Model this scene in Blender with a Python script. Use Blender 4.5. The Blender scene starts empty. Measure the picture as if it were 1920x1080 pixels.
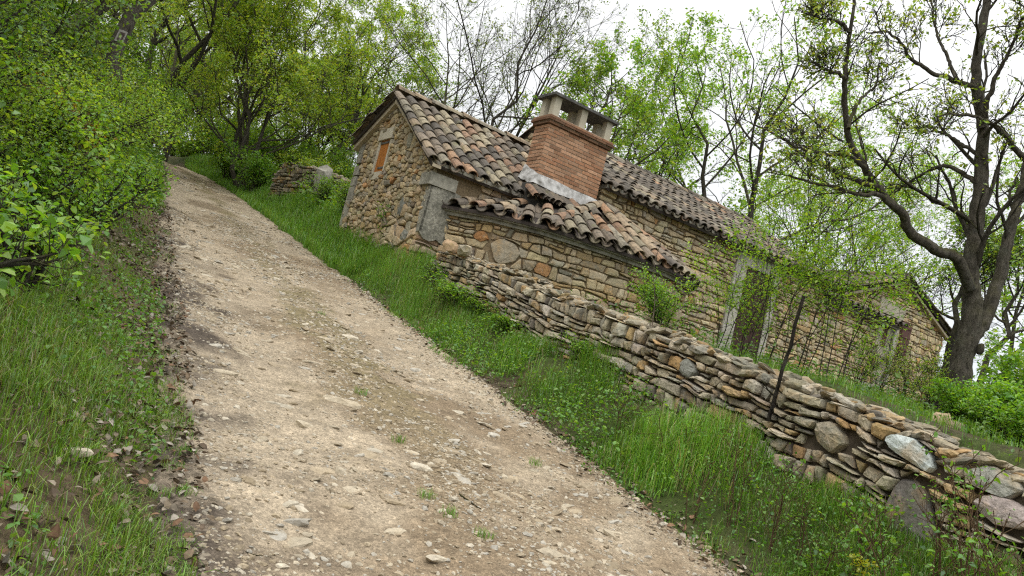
import bpy, math
import numpy as np
from mathutils import Matrix, Euler

scene = bpy.context.scene
COL = scene.collection
R_ = math.radians

# ------------------------------------------------------------------ camera
FOC = 1400.0
ROLL, PITCH, CAMZ = R_(14), R_(5), 1.6
cam_d = bpy.data.cameras.new('camera'); cam = bpy.data.objects.new('camera', cam_d); COL.objects.link(cam)
cam_d.sensor_width = 36; cam_d.lens = 36 * FOC / 1920; cam_d.clip_end = 6000; cam_d.clip_start = .05
M = Euler((R_(90) + PITCH, 0, 0)).to_matrix() @ Matrix.Rotation(ROLL, 3, 'Z')
cam.matrix_world = Matrix.Translation((0, 0, CAMZ)) @ M.to_4x4()
scene.camera = cam
scene.cycles.use_denoising = False
scene.cycles.filter_width = 1.2
cam_o = np.array([0, 0, CAMZ])

def ray(px, py):
    dx = px - 960; dy = py - 540
    r = (dx * math.cos(ROLL) + dy * math.sin(ROLL)) / FOC; u = (dx * math.sin(ROLL) - dy * math.cos(ROLL)) / FOC
    return np.array([r, math.cos(PITCH) - u * math.sin(PITCH), math.sin(PITCH) + u * math.cos(PITCH)])
def at(px, py, d): return cam_o + d * ray(px, py)

# ------------------------------------------------------------------ world, sun, exposure
SUN_EL, SUN_AZ = R_(58), R_(200)
world = bpy.data.worlds.new('World'); scene.world = world; world.use_nodes = True
nt = world.node_tree; nt.nodes.clear()
def wn(t, **k):
    n = nt.nodes.new(t)
    for a, b in k.items(): setattr(n, a, b)
    return n
sky = wn('ShaderNodeTexSky', sky_type='NISHITA', sun_disc=False, sun_elevation=SUN_EL, sun_rotation=SUN_AZ)
hsv = wn('ShaderNodeHueSaturation'); hsv.inputs['Saturation'].default_value = .35
tc = wn('ShaderNodeTexCoord'); sep = wn('ShaderNodeSeparateXYZ')
ramp = wn('ShaderNodeValToRGB')
e = ramp.color_ramp.elements
e[0].position = 0.0; e[0].color = (.32, .35, .385, 1)
e[1].position = 1.0; e[1].color = (1, 1, 1, 1)
for p, c in ((.12, (.352, .371, .387, 1)), (.3, (.38, .387, .391, 1)), (.48, (.45, .455, .457, 1)), (.66, (.85, .85, .85, 1))):
    k = ramp.color_ramp.elements.new(p); k.color = c
cl = wn('ShaderNodeTexNoise'); cl.inputs['Scale'].default_value = 2.2; cl.inputs['Detail'].default_value = 4
clr = wn('ShaderNodeMapRange'); clr.inputs['From Min'].default_value = .3; clr.inputs['From Max'].default_value = .7
clr.inputs['To Min'].default_value = 20.8; clr.inputs['To Max'].default_value = 23.6
sc_ = wn('ShaderNodeVectorMath', operation='SCALE')
mx = wn('ShaderNodeMix', data_type='RGBA'); mx.inputs['Factor'].default_value = .92
bg = wn('ShaderNodeBackground'); bg.inputs['Strength'].default_value = .1
wo = wn('ShaderNodeOutputWorld'); L = nt.links.new
L(sky.outputs[0], hsv.inputs['Color']); L(tc.outputs['Generated'], sep.inputs[0]); L(sep.outputs['Z'], ramp.inputs[0])
L(tc.outputs['Generated'], cl.inputs['Vector']); L(cl.outputs['Fac'], clr.inputs['Value'])
L(ramp.outputs[0], sc_.inputs[0]); L(clr.outputs[0], sc_.inputs['Scale'])
L(hsv.outputs[0], mx.inputs['A']); L(sc_.outputs[0], mx.inputs['B']); L(mx.outputs['Result'], bg.inputs[0]); L(bg.outputs[0], wo.inputs[0])
sun_d = bpy.data.lights.new('sun', 'SUN'); sun = bpy.data.objects.new('sun', sun_d); COL.objects.link(sun)
sun_d.energy = .9; sun_d.angle = R_(25); sun_d.color = (1, .96, .9)
sun.rotation_euler = (R_(90) - SUN_EL, 0, R_(180) - SUN_AZ); sun.location = (0, 0, 60)
vs = scene.view_settings; vs.view_transform = 'Standard'; vs.look = 'None'; vs.exposure = .33; vs.gamma = 1; vs.use_curve_mapping = False

# ------------------------------------------------------------------ helpers
def rng_(s): return np.random.default_rng(s)
def unit(v): return v / np.maximum(np.linalg.norm(v, axis=-1, keepdims=True), 1e-9)
def sm(x): x = np.clip(x, 0, 1); return x * x * (3 - 2 * x)

def vnoise(x, y, seed=0):
    x = np.asarray(x, float); y = np.asarray(y, float)
    xi = np.floor(x).astype(np.int64); yi = np.floor(y).astype(np.int64)
    fx = x - xi; fy = y - yi; fx = fx * fx * (3 - 2 * fx); fy = fy * fy * (3 - 2 * fy)
    def h(a, b):
        n = (a * 374761393 + b * 668265263 + seed * 144665) & 0x7fffffff
        n = ((n ^ (n >> 13)) * 1274126177) & 0x7fffffff
        n = n ^ (n >> 16)
        return (n & 0xffff) / 65535.0
    a = h(xi, yi); b = h(xi + 1, yi); c = h(xi, yi + 1); d = h(xi + 1, yi + 1)
    return (a + (b - a) * fx) * (1 - fy) + (c + (d - c) * fx) * fy
def fbm(x, y, seed=0, o=3):
    s = 0; a = .5; f = 1
    for i in range(o): s = s + a * (vnoise(x * f, y * f, seed + i * 17) - .5); a *= .5; f *= 2.03
    return s * 2

class MB:
    def __init__(s): s.v = []; s.c = []; s.f = []; s.n = 0
    def add(s, v, f, c=(1, 1, 1), m=0):
        v = np.asarray(v, float).reshape(-1, 3); c = np.asarray(c, float)
        if c.ndim == 1: c = np.broadcast_to(c, (len(v), 3))
        s.v.append(v); s.c.append(c)
        if isinstance(f, np.ndarray): fs = [f]
        else:
            by = {}
            for q in f: by.setdefault(len(q), []).append(q)
            fs = [np.array(q) for q in by.values()]
        for q in fs:
            if len(q): s.f.append((q + s.n, m))
        s.n += len(v)
    def box(s, lo, hi, c=(1, 1, 1), m=0, xf=None):
        (a, b, d), (A, B, D) = lo, hi
        v = np.array([(a, b, d), (A, b, d), (A, B, d), (a, B, d), (a, b, D), (A, b, D), (A, B, D), (a, B, D)], float)
        if xf is not None: v = xf(v)
        s.add(v, np.array([(0, 3, 2, 1), (4, 5, 6, 7), (0, 1, 5, 4), (1, 2, 6, 5), (2, 3, 7, 6), (3, 0, 4, 7)]), c, m)
    def build(s, name, mats, parent=None, smooth=False, loc=None):
        me = bpy.data.meshes.new(name)
        v = np.concatenate(s.v); c = np.concatenate(s.c)
        me.vertices.add(len(v)); me.vertices.foreach_set('co', v.astype(np.float32).ravel())
        lv = np.concatenate([q.ravel() for q, m in s.f]).astype(np.int32)
        tot = np.concatenate([np.full(len(q), q.shape[1]) for q, m in s.f])
        mi = np.concatenate([np.full(len(q), m) for q, m in s.f]).astype(np.int32)
        st = np.concatenate([[0], np.cumsum(tot)[:-1]]).astype(np.int32)
        me.loops.add(len(lv)); me.loops.foreach_set('vertex_index', lv)
        me.polygons.add(len(tot)); me.polygons.foreach_set('loop_start', st)
        me.polygons.foreach_set('material_index', mi)
        me.polygons.foreach_set('use_smooth', np.full(len(tot), bool(smooth)))
        at_ = me.color_attributes.new('Col', 'FLOAT_COLOR', 'POINT')
        at_.data.foreach_set('color', np.c_[c, np.ones(len(c))].astype(np.float32).ravel())
        me.update(calc_edges=True)
        for m in (mats if isinstance(mats, (list, tuple)) else [mats]): me.materials.append(m)
        o = bpy.data.objects.new(name, me); COL.objects.link(o)
        if parent: o.parent = parent
        if loc is not None: o.location = loc
        return o

def tag(o, label=None, cat=None, group=None, kind=None):
    if label: o['label'] = label
    if cat: o['category'] = cat
    if group: o['group'] = group
    if kind: o['kind'] = kind
    return o
def empty(name, loc, rz=0, **k):
    o = bpy.data.objects.new(name, None); COL.objects.link(o); o.location = [float(q) for q in loc]; o.rotation_euler = (0, 0, rz)
    return tag(o, **k)
def dup(root, loc, rz=0, sc=1, **k):
    def cp(o, par):
        c = o.copy(); COL.objects.link(c)
        if par: c.parent = par
        for ch in list(kids.get(o.name, [])): cp(ch, c)
        return c
    kids = {}
    def walk(o):
        kids[o.name] = list(o.children)
        for ch in o.children: walk(ch)
    walk(root)
    c = cp(root, None); c.location = [float(q) for q in loc]; c.rotation_euler = (0, 0, rz)
    c.scale = (sc, sc, sc) if np.isscalar(sc) else sc
    if 'group' in c and 'group' not in k: del c['group']
    return tag(c, **k)

# ------------------------------------------------------------------ materials
class N:
    def __init__(s, name):
        s.m = bpy.data.materials.new(name); s.m.use_nodes = True; s.t = s.m.node_tree; s.t.nodes.clear()
        s.out = s.n('ShaderNodeOutputMaterial'); s.co = s.n('ShaderNodeTexCoord').outputs['Object']
    def n(s, t, ins=None, **k):
        q = s.t.nodes.new(t)
        for a, b in k.items(): setattr(q, a, b)
        for a, b in (ins or {}).items():
            if hasattr(b, 'is_linked') and hasattr(b, 'node'): s.t.links.new(b, q.inputs[a])
            else: q.inputs[a].default_value = b
        return q
    def attr(s, name='Col'): return s.n('ShaderNodeAttribute', attribute_name=name).outputs['Color']
    def noise(s, scale, detail=4, rough=.6, vec=None): return s.n('ShaderNodeTexNoise', {'Vector': vec or s.co, 'Scale': scale, 'Detail': detail, 'Roughness': rough}).outputs['Fac']
    def rng(s, v, a, b, c, d): return s.n('ShaderNodeMapRange', {'Value': v, 'From Min': a, 'From Max': b, 'To Min': c, 'To Max': d}).outputs[0]
    def mix(s, f, a, b, mode='MIX'):
        q = s.n('ShaderNodeMix', data_type='RGBA', blend_type=mode)
        for nm, v in (('Factor', f), ('A', a), ('B', b)):
            if hasattr(v, 'node'): s.t.links.new(v, q.inputs[nm])
            else: q.inputs[nm].default_value = (*v, 1) if isinstance(v, (tuple, list)) and len(v) == 3 else v
        return q.outputs['Result']
    def scale(s, c, v): return s.n('ShaderNodeVectorMath', {0: c, 'Scale': v}, operation='SCALE').outputs[0]
    def bump(s, h, st, dist=.02, nrm=None):
        i = {'Height': h, 'Strength': st, 'Distance': dist}
        if nrm: i['Normal'] = nrm
        return s.n('ShaderNodeBump', i).outputs[0]
    def pbr(s, col, rough=.9, nrm=None, spec=.25):
        i = {'Base Color': col if hasattr(col, 'node') else (*col, 1), 'Roughness': rough, 'Specular IOR Level': spec}
        if nrm: i['Normal'] = nrm
        b = s.n('ShaderNodeBsdfPrincipled', i); s.t.links.new(b.outputs[0], s.out.inputs[0]); return s.m

def m_stone(name, mossy=.0, lich=.35, tint=(1, 1, 1)):
    k = N(name); c = k.attr()
    c = k.mix(1.0, c, tint, 'MULTIPLY')
    c = k.scale(c, k.rng(k.noise(28, 6, .7), .3, .7, .62, 1.3))
    c = k.mix(k.rng(k.noise(7, 4), .5, .72, 0, .55), c, (.4, .25, .1))
    c = k.mix(k.rng(k.noise(11, 5, .7), .56, .66, 0, lich), c, (.3, .3, .26))
    c = k.mix(k.rng(k.noise(46, 3, .6), .6, .68, 0, .5), c, (.07, .065, .055))
    if mossy: c = k.mix(k.rng(k.noise(3.2, 5, .7), .5, .68, 0, mossy), c, (.06, .085, .02))
    nr = k.bump(k.noise(60, 6, .7), .7, .012); nr = k.bump(k.noise(14, 4), .6, .03, nr)
    return k.pbr(c, .92, nr, .2)
def m_plain(name, col, var=.25, sc=12, rough=.85, bump=.3, dirt=None, dirtsc=3, dirtamt=.6, attr=False):
    k = N(name); c = k.attr() if attr else k.n('ShaderNodeRGB').outputs[0]
    if not attr: c.default_value = (*col, 1)
    c = k.scale(c, k.rng(k.noise(sc, 5), .3, .7, 1 - var, 1 + var))
    if dirt: c = k.mix(k.rng(k.noise(dirtsc, 6, .7), .42, .68, 0, dirtamt), c, dirt)
    return k.pbr(c, rough, k.bump(k.noise(sc * 5, 5), bump, .01))
MAT = {}
MAT['stone'] = m_stone('wall_stone')
MAT['drystone'] = m_stone('dry_stone', .35, .45)
MAT['mortar'] = m_plain('earth_mortar', (.2, .15, .09), .35, 25, .95, .6)
MAT['gap'] = m_plain('dark_wall_core', (.075, .06, .042), .35, 20, .95, .6)
MAT['concrete'] = m_plain('weathered_concrete', (.3, .285, .235), .25, 18, .9, .4, (.07, .068, .058), 5, .75)
MAT['render'] = m_plain('pale_lime_render', (.42, .4, .34), .2, 14, .9, .5, (.17, .16, .12), 4, .75)
MAT['whitestone'] = m_plain('pale_dressed_stone', (.46, .42, .33), .16, 10, .9, .35, (.26, .22, .15), 5, .5)
MAT['flash'] = m_plain('lime_flashing', (.43, .425, .41), .2, 14, .85, .4, (.11, .105, .09), 6, .95)
MAT['greyrender'] = m_plain('grey_rough_render', (.3, .285, .235), .5, 26, .95, 1.0, (.09, .09, .07), 5, .85)
MAT['cap'] = m_plain('sooty_slab', (.1, .098, .09), .4, 14, .9, .4, (.03, .03, .03), 6, .8)
MAT['wood'] = m_plain('pale_verge_wood', (.4, .34, .24), .2, 18, .8, .3, (.2, .16, .11), 5, .4)
MAT['metalpipe'] = m_plain('pale_pipe', (.5, .48, .43), .1, 10, .5, .1)
MAT['tarp'] = m_plain('dark_tarp', (.03, .035, .042), .2, 10, .5, .3)

k = N('clay_tile'); c = k.attr()
c = k.scale(c, k.rng(k.noise(20, 5, .7), .3, .7, .7, 1.25))
c = k.mix(k.rng(k.noise(9, 6, .75), .5, .64, 0, .75), c, (.05, .045, .04))
c = k.mix(k.rng(k.noise(16, 5, .7), .58, .68, 0, .6), c, (.27, .25, .17))
c = k.mix(k.rng(k.noise(2.6, 4, .7), .6, .75, 0, .6), c, (.1, .105, .03))
MAT['tile'] = k.pbr(c, .9, k.bump(k.noise(50, 5, .7), .5, .01), .2)

k = N('thin_brick'); c = k.attr()
c = k.scale(c, k.rng(k.noise(30, 5, .7), .3, .7, .75, 1.2)); c = k.mix(k.rng(k.noise(8, 5, .7), .55, .7, 0, .45), c, (.12, .085, .06))
MAT['brick'] = k.pbr(c, .9, k.bump(k.noise(70, 5, .7), .5, .008), .2)
MAT['brickmortar'] = m_plain('brick_mortar', (.45, .37, .28), .2, 30, .95, .5, (.2, .13, .09), 6, .5)

def m_boards(name, col, n=7.0):
    k = N(name); sp = k.n('ShaderNodeSeparateXYZ', {0: k.co})
    st = k.n('ShaderNodeCombineXYZ', {0: sp.outputs[0], 1: sp.outputs[1], 2: k.n('ShaderNodeMath', {0: sp.outputs[2], 1: .06}, operation='MULTIPLY').outputs[0]}).outputs[0]
    g = k.noise(60, 5, .6, st)
    c = k.n('ShaderNodeRGB').outputs[0]; c.default_value = (*col, 1)
    c = k.scale(c, k.rng(g, .3, .7, .65, 1.3))
    return k.pbr(c, .7, k.bump(g, .4, .006), .3)
MAT['orangewood'] = m_boards('orange_varnished_boards', (.34, .125, .022))
MAT['brownwood'] = m_boards('dark_red_brown_boards', (.05, .024, .018))
MAT['shutterwood'] = m_boards('red_brown_shutter', (.11, .05, .04))

def m_leaf(name, trans=.55, gain=1.0):
    k = N(name); c = k.attr()
    if gain != 1: c = k.scale(c, gain)
    d = k.n('ShaderNodeBsdfDiffuse', {'Color': c}); tcol = k.mix(1.0, c, (1.25, 1.1, .5), 'MULTIPLY')
    t = k.n('ShaderNodeBsdfTranslucent', {'Color': tcol})
    m1 = k.n('ShaderNodeMixShader', {0: trans}); k.t.links.new(d.outputs[0], m1.inputs[1]); k.t.links.new(t.outputs[0], m1.inputs[2])
    g = k.n('ShaderNodeBsdfGlossy', {'Roughness': .45, 'Color': (.8, .85, .9, 1)}); m2 = k.n('ShaderNodeMixShader', {0: .05})
    k.t.links.new(m1.outputs[0], m2.inputs[1]); k.t.links.new(g.outputs[0], m2.inputs[2])
    k.t.links.new(m2.outputs[0], k.out.inputs[0]); return k.m
MAT['leaf'] = m_leaf('spring_leaf'); MAT['grass'] = m_leaf('grass_blade', .35)
k = N('dead_leaf'); MAT['litter'] = k.pbr(k.scale(k.attr(), k.rng(k.noise(40, 3), .3, .7, .7, 1.3)), .9)

k = N('oak_bark'); sp = k.n('ShaderNodeSeparateXYZ', {0: k.n('ShaderNodeNewGeometry').outputs['Normal']})
vz = k.n('ShaderNodeMapping', {'Vector': k.co, 'Scale': (1, 1, .35)}).outputs[0]
g = k.noise(22, 6, .7, vz); c = k.attr()
c = k.scale(c, k.rng(g, .32, .68, .35, 1.6))
c = k.mix(k.rng(k.noise(6, 5, .7), .52, .68, 0, .5), c, (.115, .118, .098))
ms = k.n('ShaderNodeMath', {0: k.rng(sp.outputs[2], -.1, .7, 0, 1), 1: k.rng(k.noise(4, 4, .6), .4, .6, 0, .85)}, operation='MULTIPLY').outputs[0]
c = k.mix(ms, c, (.085, .085, .018))
MAT['bark'] = k.pbr(c, .95, k.bump(k.noise(48, 6, .75, vz), .9, .02, k.bump(g, 1.0, .06)), .12)

k = N('soil'); c = k.attr()
c = k.scale(c, k.rng(k.noise(9, 6, .7), .3, .7, .55, 1.4)); c = k.scale(c, k.rng(k.noise(70, 4, .7), .3, .7, .7, 1.3))
MAT['soil'] = k.pbr(c, .95, k.bump(k.noise(40, 6, .7), .8, .03), .15)
# road: limestone grit
k = N('limestone_grit'); c = k.attr()
vo = k.n('ShaderNodeTexVoronoi', {'Vector': k.co, 'Scale': 75.0}); vo2 = k.n('ShaderNodeTexVoronoi', {'Vector': k.co, 'Scale': 28.0})
v1 = k.n('ShaderNodeSeparateColor', {0: vo.outputs['Color']}).outputs[0]; v2 = k.n('ShaderNodeSeparateColor', {0: vo2.outputs['Color']}).outputs[1]
c = k.scale(c, k.rng(v1, 0, 1, .68, 1.32)); c = k.scale(c, k.rng(v2, 0, 1, .88, 1.12))
c = k.scale(c, k.rng(k.noise(130, 4, .7), .3, .7, .75, 1.25))
c = k.scale(c, k.rng(k.noise(9, 6, .75), .3, .7, .72, 1.25))
h = k.n('ShaderNodeMath', {0: k.rng(vo.outputs['Distance'], 0, .6, 1, 0), 1: v1}, operation='MULTIPLY').outputs[0]
nr = k.bump(h, .8, .012); nr = k.bump(k.noise(18, 6, .7), .7, .03, nr)
MAT['road'] = k.pbr(c, .95, nr, .15)
k = N('pale_limestone'); c = k.attr(); c = k.scale(c, k.rng(k.noise(35, 6, .7), .3, .7, .7, 1.2)); c = k.mix(k.rng(k.noise(12, 4), .5, .7, 0, .5), c, (.3, .24, .15))
MAT['pebble'] = k.pbr(c, .95, k.bump(k.noise(60, 5, .7), .6, .012), .15)
k = N('far_wood'); c = k.attr(); c = k.scale(c, k.rng(k.noise(.05, 6, .8), .3, .7, .5, 1.5)); MAT['far'] = k.pbr(c, 1.0)

# ------------------------------------------------------------------ terrain
DS = np.array([-.5, .8660254]); NT = np.array([.8660254, .5])
def s_t(x, y): return x * DS[0] + y * DS[1], x * NT[0] + y * NT[1]
def xy(s, t): return s * DS[0] + t * NT[0], s * DS[1] + t * NT[1]
def bend(s): return -.012 * np.maximum(s - 26, 0) ** 2 / (1 + .012 * np.maximum(s - 26, 0))
def t_left(s): return .42 + .042 * np.clip(s, 0, 30) + .09 * fbm(s * .9, s * 0, 5)
def t_right(s): return 3.92 - .03 * np.clip(s - 20, 0, 12) + .08 * fbm(s * .8, s * 0 + 3, 9)
def road_z(s): return np.interp(s, [-400, -60, 0, 30, 34, 40, 60, 200, 900], [-22, -8.5, 0, 5.25, 5.82, 6.2, 6.5, 4, -60])
def terr(s, t, detail=True):
    s = np.asarray(s, float); t = np.asarray(t, float)
    te = t - bend(s)
    rz = road_z(s) + .012 * te
    hb = np.interp(s, [0, 2.5, 5, 9, 14, 17, 22], [.52, .5, .47, .47, .82, .85, .7])
    zt = np.interp(s, [-300, -50, 0, 12, 15.5, 33, 60, 200, 900], [-24, -3.45, 1.55, 2.75, 3.6, 6.5, 7, 4, -60])
    zt = zt - .3 * np.maximum(te - 26, 0) * (te < 1e9)
    zt = np.maximum(zt, -70)
    bank = rz + hb * sm((te - t_right(s)) / 1.05)
    z = bank + (zt - bank) * sm((te - 5.1) / 1.0)
    x = np.maximum(t_left(s) - te, 0)
    zl = .52 * np.minimum(x, 3) + .3 * np.clip(x - 3, 0, 35) - .02 * np.exp(-x)
    z = z + zl * (x > 0)
    if detail:
        off = ((te < t_left(s)) | (te > t_right(s)))
        amp = sm(np.where(te < 2, t_left(s) - te, te - t_right(s)) / .5)
        z = z + amp * (.10 * fbm(s * .9, t * .9, 21) + .04 * fbm(s * 4, t * 4, 22))
    return z
def road_bump(s, t):
    te = t - bend(s)
    c = (te - t_left(s)) / np.maximum(t_right(s) - t_left(s), .5)
    rut = -.045 * np.exp(-((c - .25) / .12) ** 2) - .045 * np.exp(-((c - .75) / .12) ** 2)
    ledge = fbm(s * 5 + t * .6, t * 1.6, 31, 3)
    return rut + .03 * fbm(s * 1.3, t * 1.3, 33) + .02 * np.maximum(ledge, 0) + .008 * fbm(s * 14, t * 14, 35, 2)
def gz(s, t): 
    te = t - bend(s); on = (te > t_left(s)) & (te < t_right(s))
    return terr(s, t) + np.where(on, road_bump(s, t), 0)
def gxy(x, y): s, t = s_t(x, y); return gz(s, t)

def grid_mesh(S, T, zf, cf):
    SS, TT = np.meshgrid(S, T, indexing='ij'); s = SS.ravel(); t = TT.ravel()
    X, Y = xy(s, t); Z = zf(s, t)
    a, b = len(S), len(T); i = np.arange(a * b).reshape(a, b)
    f = np.stack([i[:-1, :-1].ravel(), i[:-1, 1:].ravel(), i[1:, 1:].ravel(), i[1:, :-1].ravel()], 1)[:, ::-1]
    return np.c_[X, Y, Z], f, cf(s, t)
def arr(*seg):
    return np.concatenate([np.arange(a, b, d) for a, b, d in seg])
S = np.concatenate([-np.geomspace(1800, 32, 22), arr((-30, -2, 1.), (-2, 24, .12), (24, 60, .5)), np.geomspace(60, 2500, 28)])
T = np.concatenate([-np.geomspace(1800, 14, 22), arr((-13, -4, .4), (-4, 8, .1), (8, 30, .5)), np.geomspace(30, 2500, 28)])
def gcol(s, t):
    te = t - bend(s); n = fbm(s * 1.2, t * 1.2, 41); n2 = fbm(s * 5, t * 5, 42)
    litter = np.array([.13, .095, .06]); grass = np.array([.055, .075, .02]); soil = np.array([.09, .07, .045])
    L_ = (te < 2)[:, None]; w = sm(.5 + 1.3 * n + .6 * n2)[:, None]
    c = np.where(L_, litter * (1 - .5 * w) + grass * .5 * w, soil * (1 - w) + grass * w)
    d = np.hypot(s, t)[:, None]; far = sm((d - 60) / 200)
    return c * (1 - far) + np.array([.05, .075, .025]) * far
v, f, c = grid_mesh(S, T, lambda s, t: terr(s, t) - .09 * sm(np.minimum(t - bend(s) - t_left(s) + .03, t_right(s) + .03 - t + bend(s)) / .22) * (s < 44) * (s > -4.5), gcol)
mb = MB(); mb.add(v, f, c); ground = mb.build('ground', MAT['soil'], smooth=True); tag(ground, kind='structure')

RS = arr((-5, 1.5, .3), (1.5, 9, .035), (9, 16, .06), (16, 45, .15)); RT = np.linspace(0, 1, 110)
SS, TT = np.meshgrid(RS, RT, indexing='ij'); s = SS.ravel(); q = TT.ravel()
te = t_left(s) - .12 + q * (t_right(s) - t_left(s) + .24); t = te + bend(s)
X, Y = xy(s, t); edge = np.minimum(te - t_left(s), t_right(s) - te)
Z = terr(s, t, False) + road_bump(s, t) * sm(edge / .3 + .3) - .09 * sm(-edge / .12) + .006
i = np.arange(len(s)).reshape(len(RS), len(RT))
f = np.stack([i[:-1, :-1].ravel(), i[:-1, 1:].ravel(), i[1:, 1:].ravel(), i[1:, :-1].ravel()], 1)[:, ::-1]
n1 = fbm(s * .7, te * .9, 51); n2 = fbm(s * 3, te * 3, 52)
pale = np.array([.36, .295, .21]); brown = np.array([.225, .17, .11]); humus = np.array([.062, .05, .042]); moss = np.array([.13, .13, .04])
cen = np.exp(-((q - .52) / .13) ** 2)
stk = fbm(s * 7, te * 1.3, 57, 3); stk2 = fbm(s * 2.2, te * .8, 58, 3)
pale = pale * (1 + .2 * stk + .14 * stk2)[:, None]; brown = brown * (1 + .3 * stk)[:, None]
wb = sm(.1 + .8 * cen + 1.3 * n1 + .7 * n2)[:, None]
c = pale * (1 - wb) + brown * wb
wm = (sm((cen - .35) * 1.5 + 1.5 * n2 - .1 + .5 * fbm(s * .5, te, 55)) * .35 * sm((s - 3) / 4))[:, None]; c = c * (1 - wm) + moss * wm
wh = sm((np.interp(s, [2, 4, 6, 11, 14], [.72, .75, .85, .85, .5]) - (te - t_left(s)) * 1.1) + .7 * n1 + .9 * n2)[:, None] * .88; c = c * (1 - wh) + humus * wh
wr = sm((.25 - (t_right(s) - te) * 1.8) + .9 * n2)[:, None] * .8; c = c * (1 - wr) + np.array([.12, .09, .06]) * wr
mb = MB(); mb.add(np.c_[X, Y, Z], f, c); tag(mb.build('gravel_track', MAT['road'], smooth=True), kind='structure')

# far wooded hills beyond the valley
r = rng_(3); A = np.radians(np.linspace(5, 100, 60)); D_ = np.linspace(700, 1800, 14)
AA, DD = np.meshgrid(A, D_, indexing='ij')
hz = -70 + 210 * sm((DD - 700) / 900) * (.75 + .5 * fbm(AA * 6, DD * .003, 61))
i = np.arange(AA.size).reshape(AA.shape)
f = np.stack([i[:-1, :-1].ravel(), i[1:, :-1].ravel(), i[1:, 1:].ravel(), i[:-1, 1:].ravel()], 1)[:, ::-1]
mb = MB(); mb.add(np.c_[(DD * np.sin(AA)).ravel(), (DD * np.cos(AA)).ravel(), hz.ravel()], f, (.05, .075, .03)); tag(mb.build('hills', MAT['far'], smooth=True), kind='structure')

# ------------------------------------------------------------------ stonework
PAL_H = np.array([(.45, .36, .22), (.41, .335, .21), (.37, .31, .205), (.46, .39, .26), (.43, .31, .16), (.34, .30, .22), (.28, .25, .19), (.45, .34, .195), (.4, .225, .1), (.22, .185, .135)])
PW_H = np.array([.2, .18, .15, .12, .09, .1, .05, .06, .03, .02]); PW_H /= PW_H.sum()
PAL_D = np.array([(.36, .315, .235), (.32, .28, .21), (.39, .345, .26), (.35, .265, .155), (.37, .29, .18), (.27, .25, .2), (.42, .38, .31), (.21, .185, .15)])
PAL_D = np.array([(.36, .31, .22), (.31, .27, .195), (.40, .35, .255), (.38, .25, .12), (.40, .29, .155), (.27, .25, .2), (.46, .42, .335), (.17, .15, .12)])
PW_D = np.array([.22, .2, .17, .07, .07, .1, .11, .06]); PW_D /= PW_D.sum()

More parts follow.
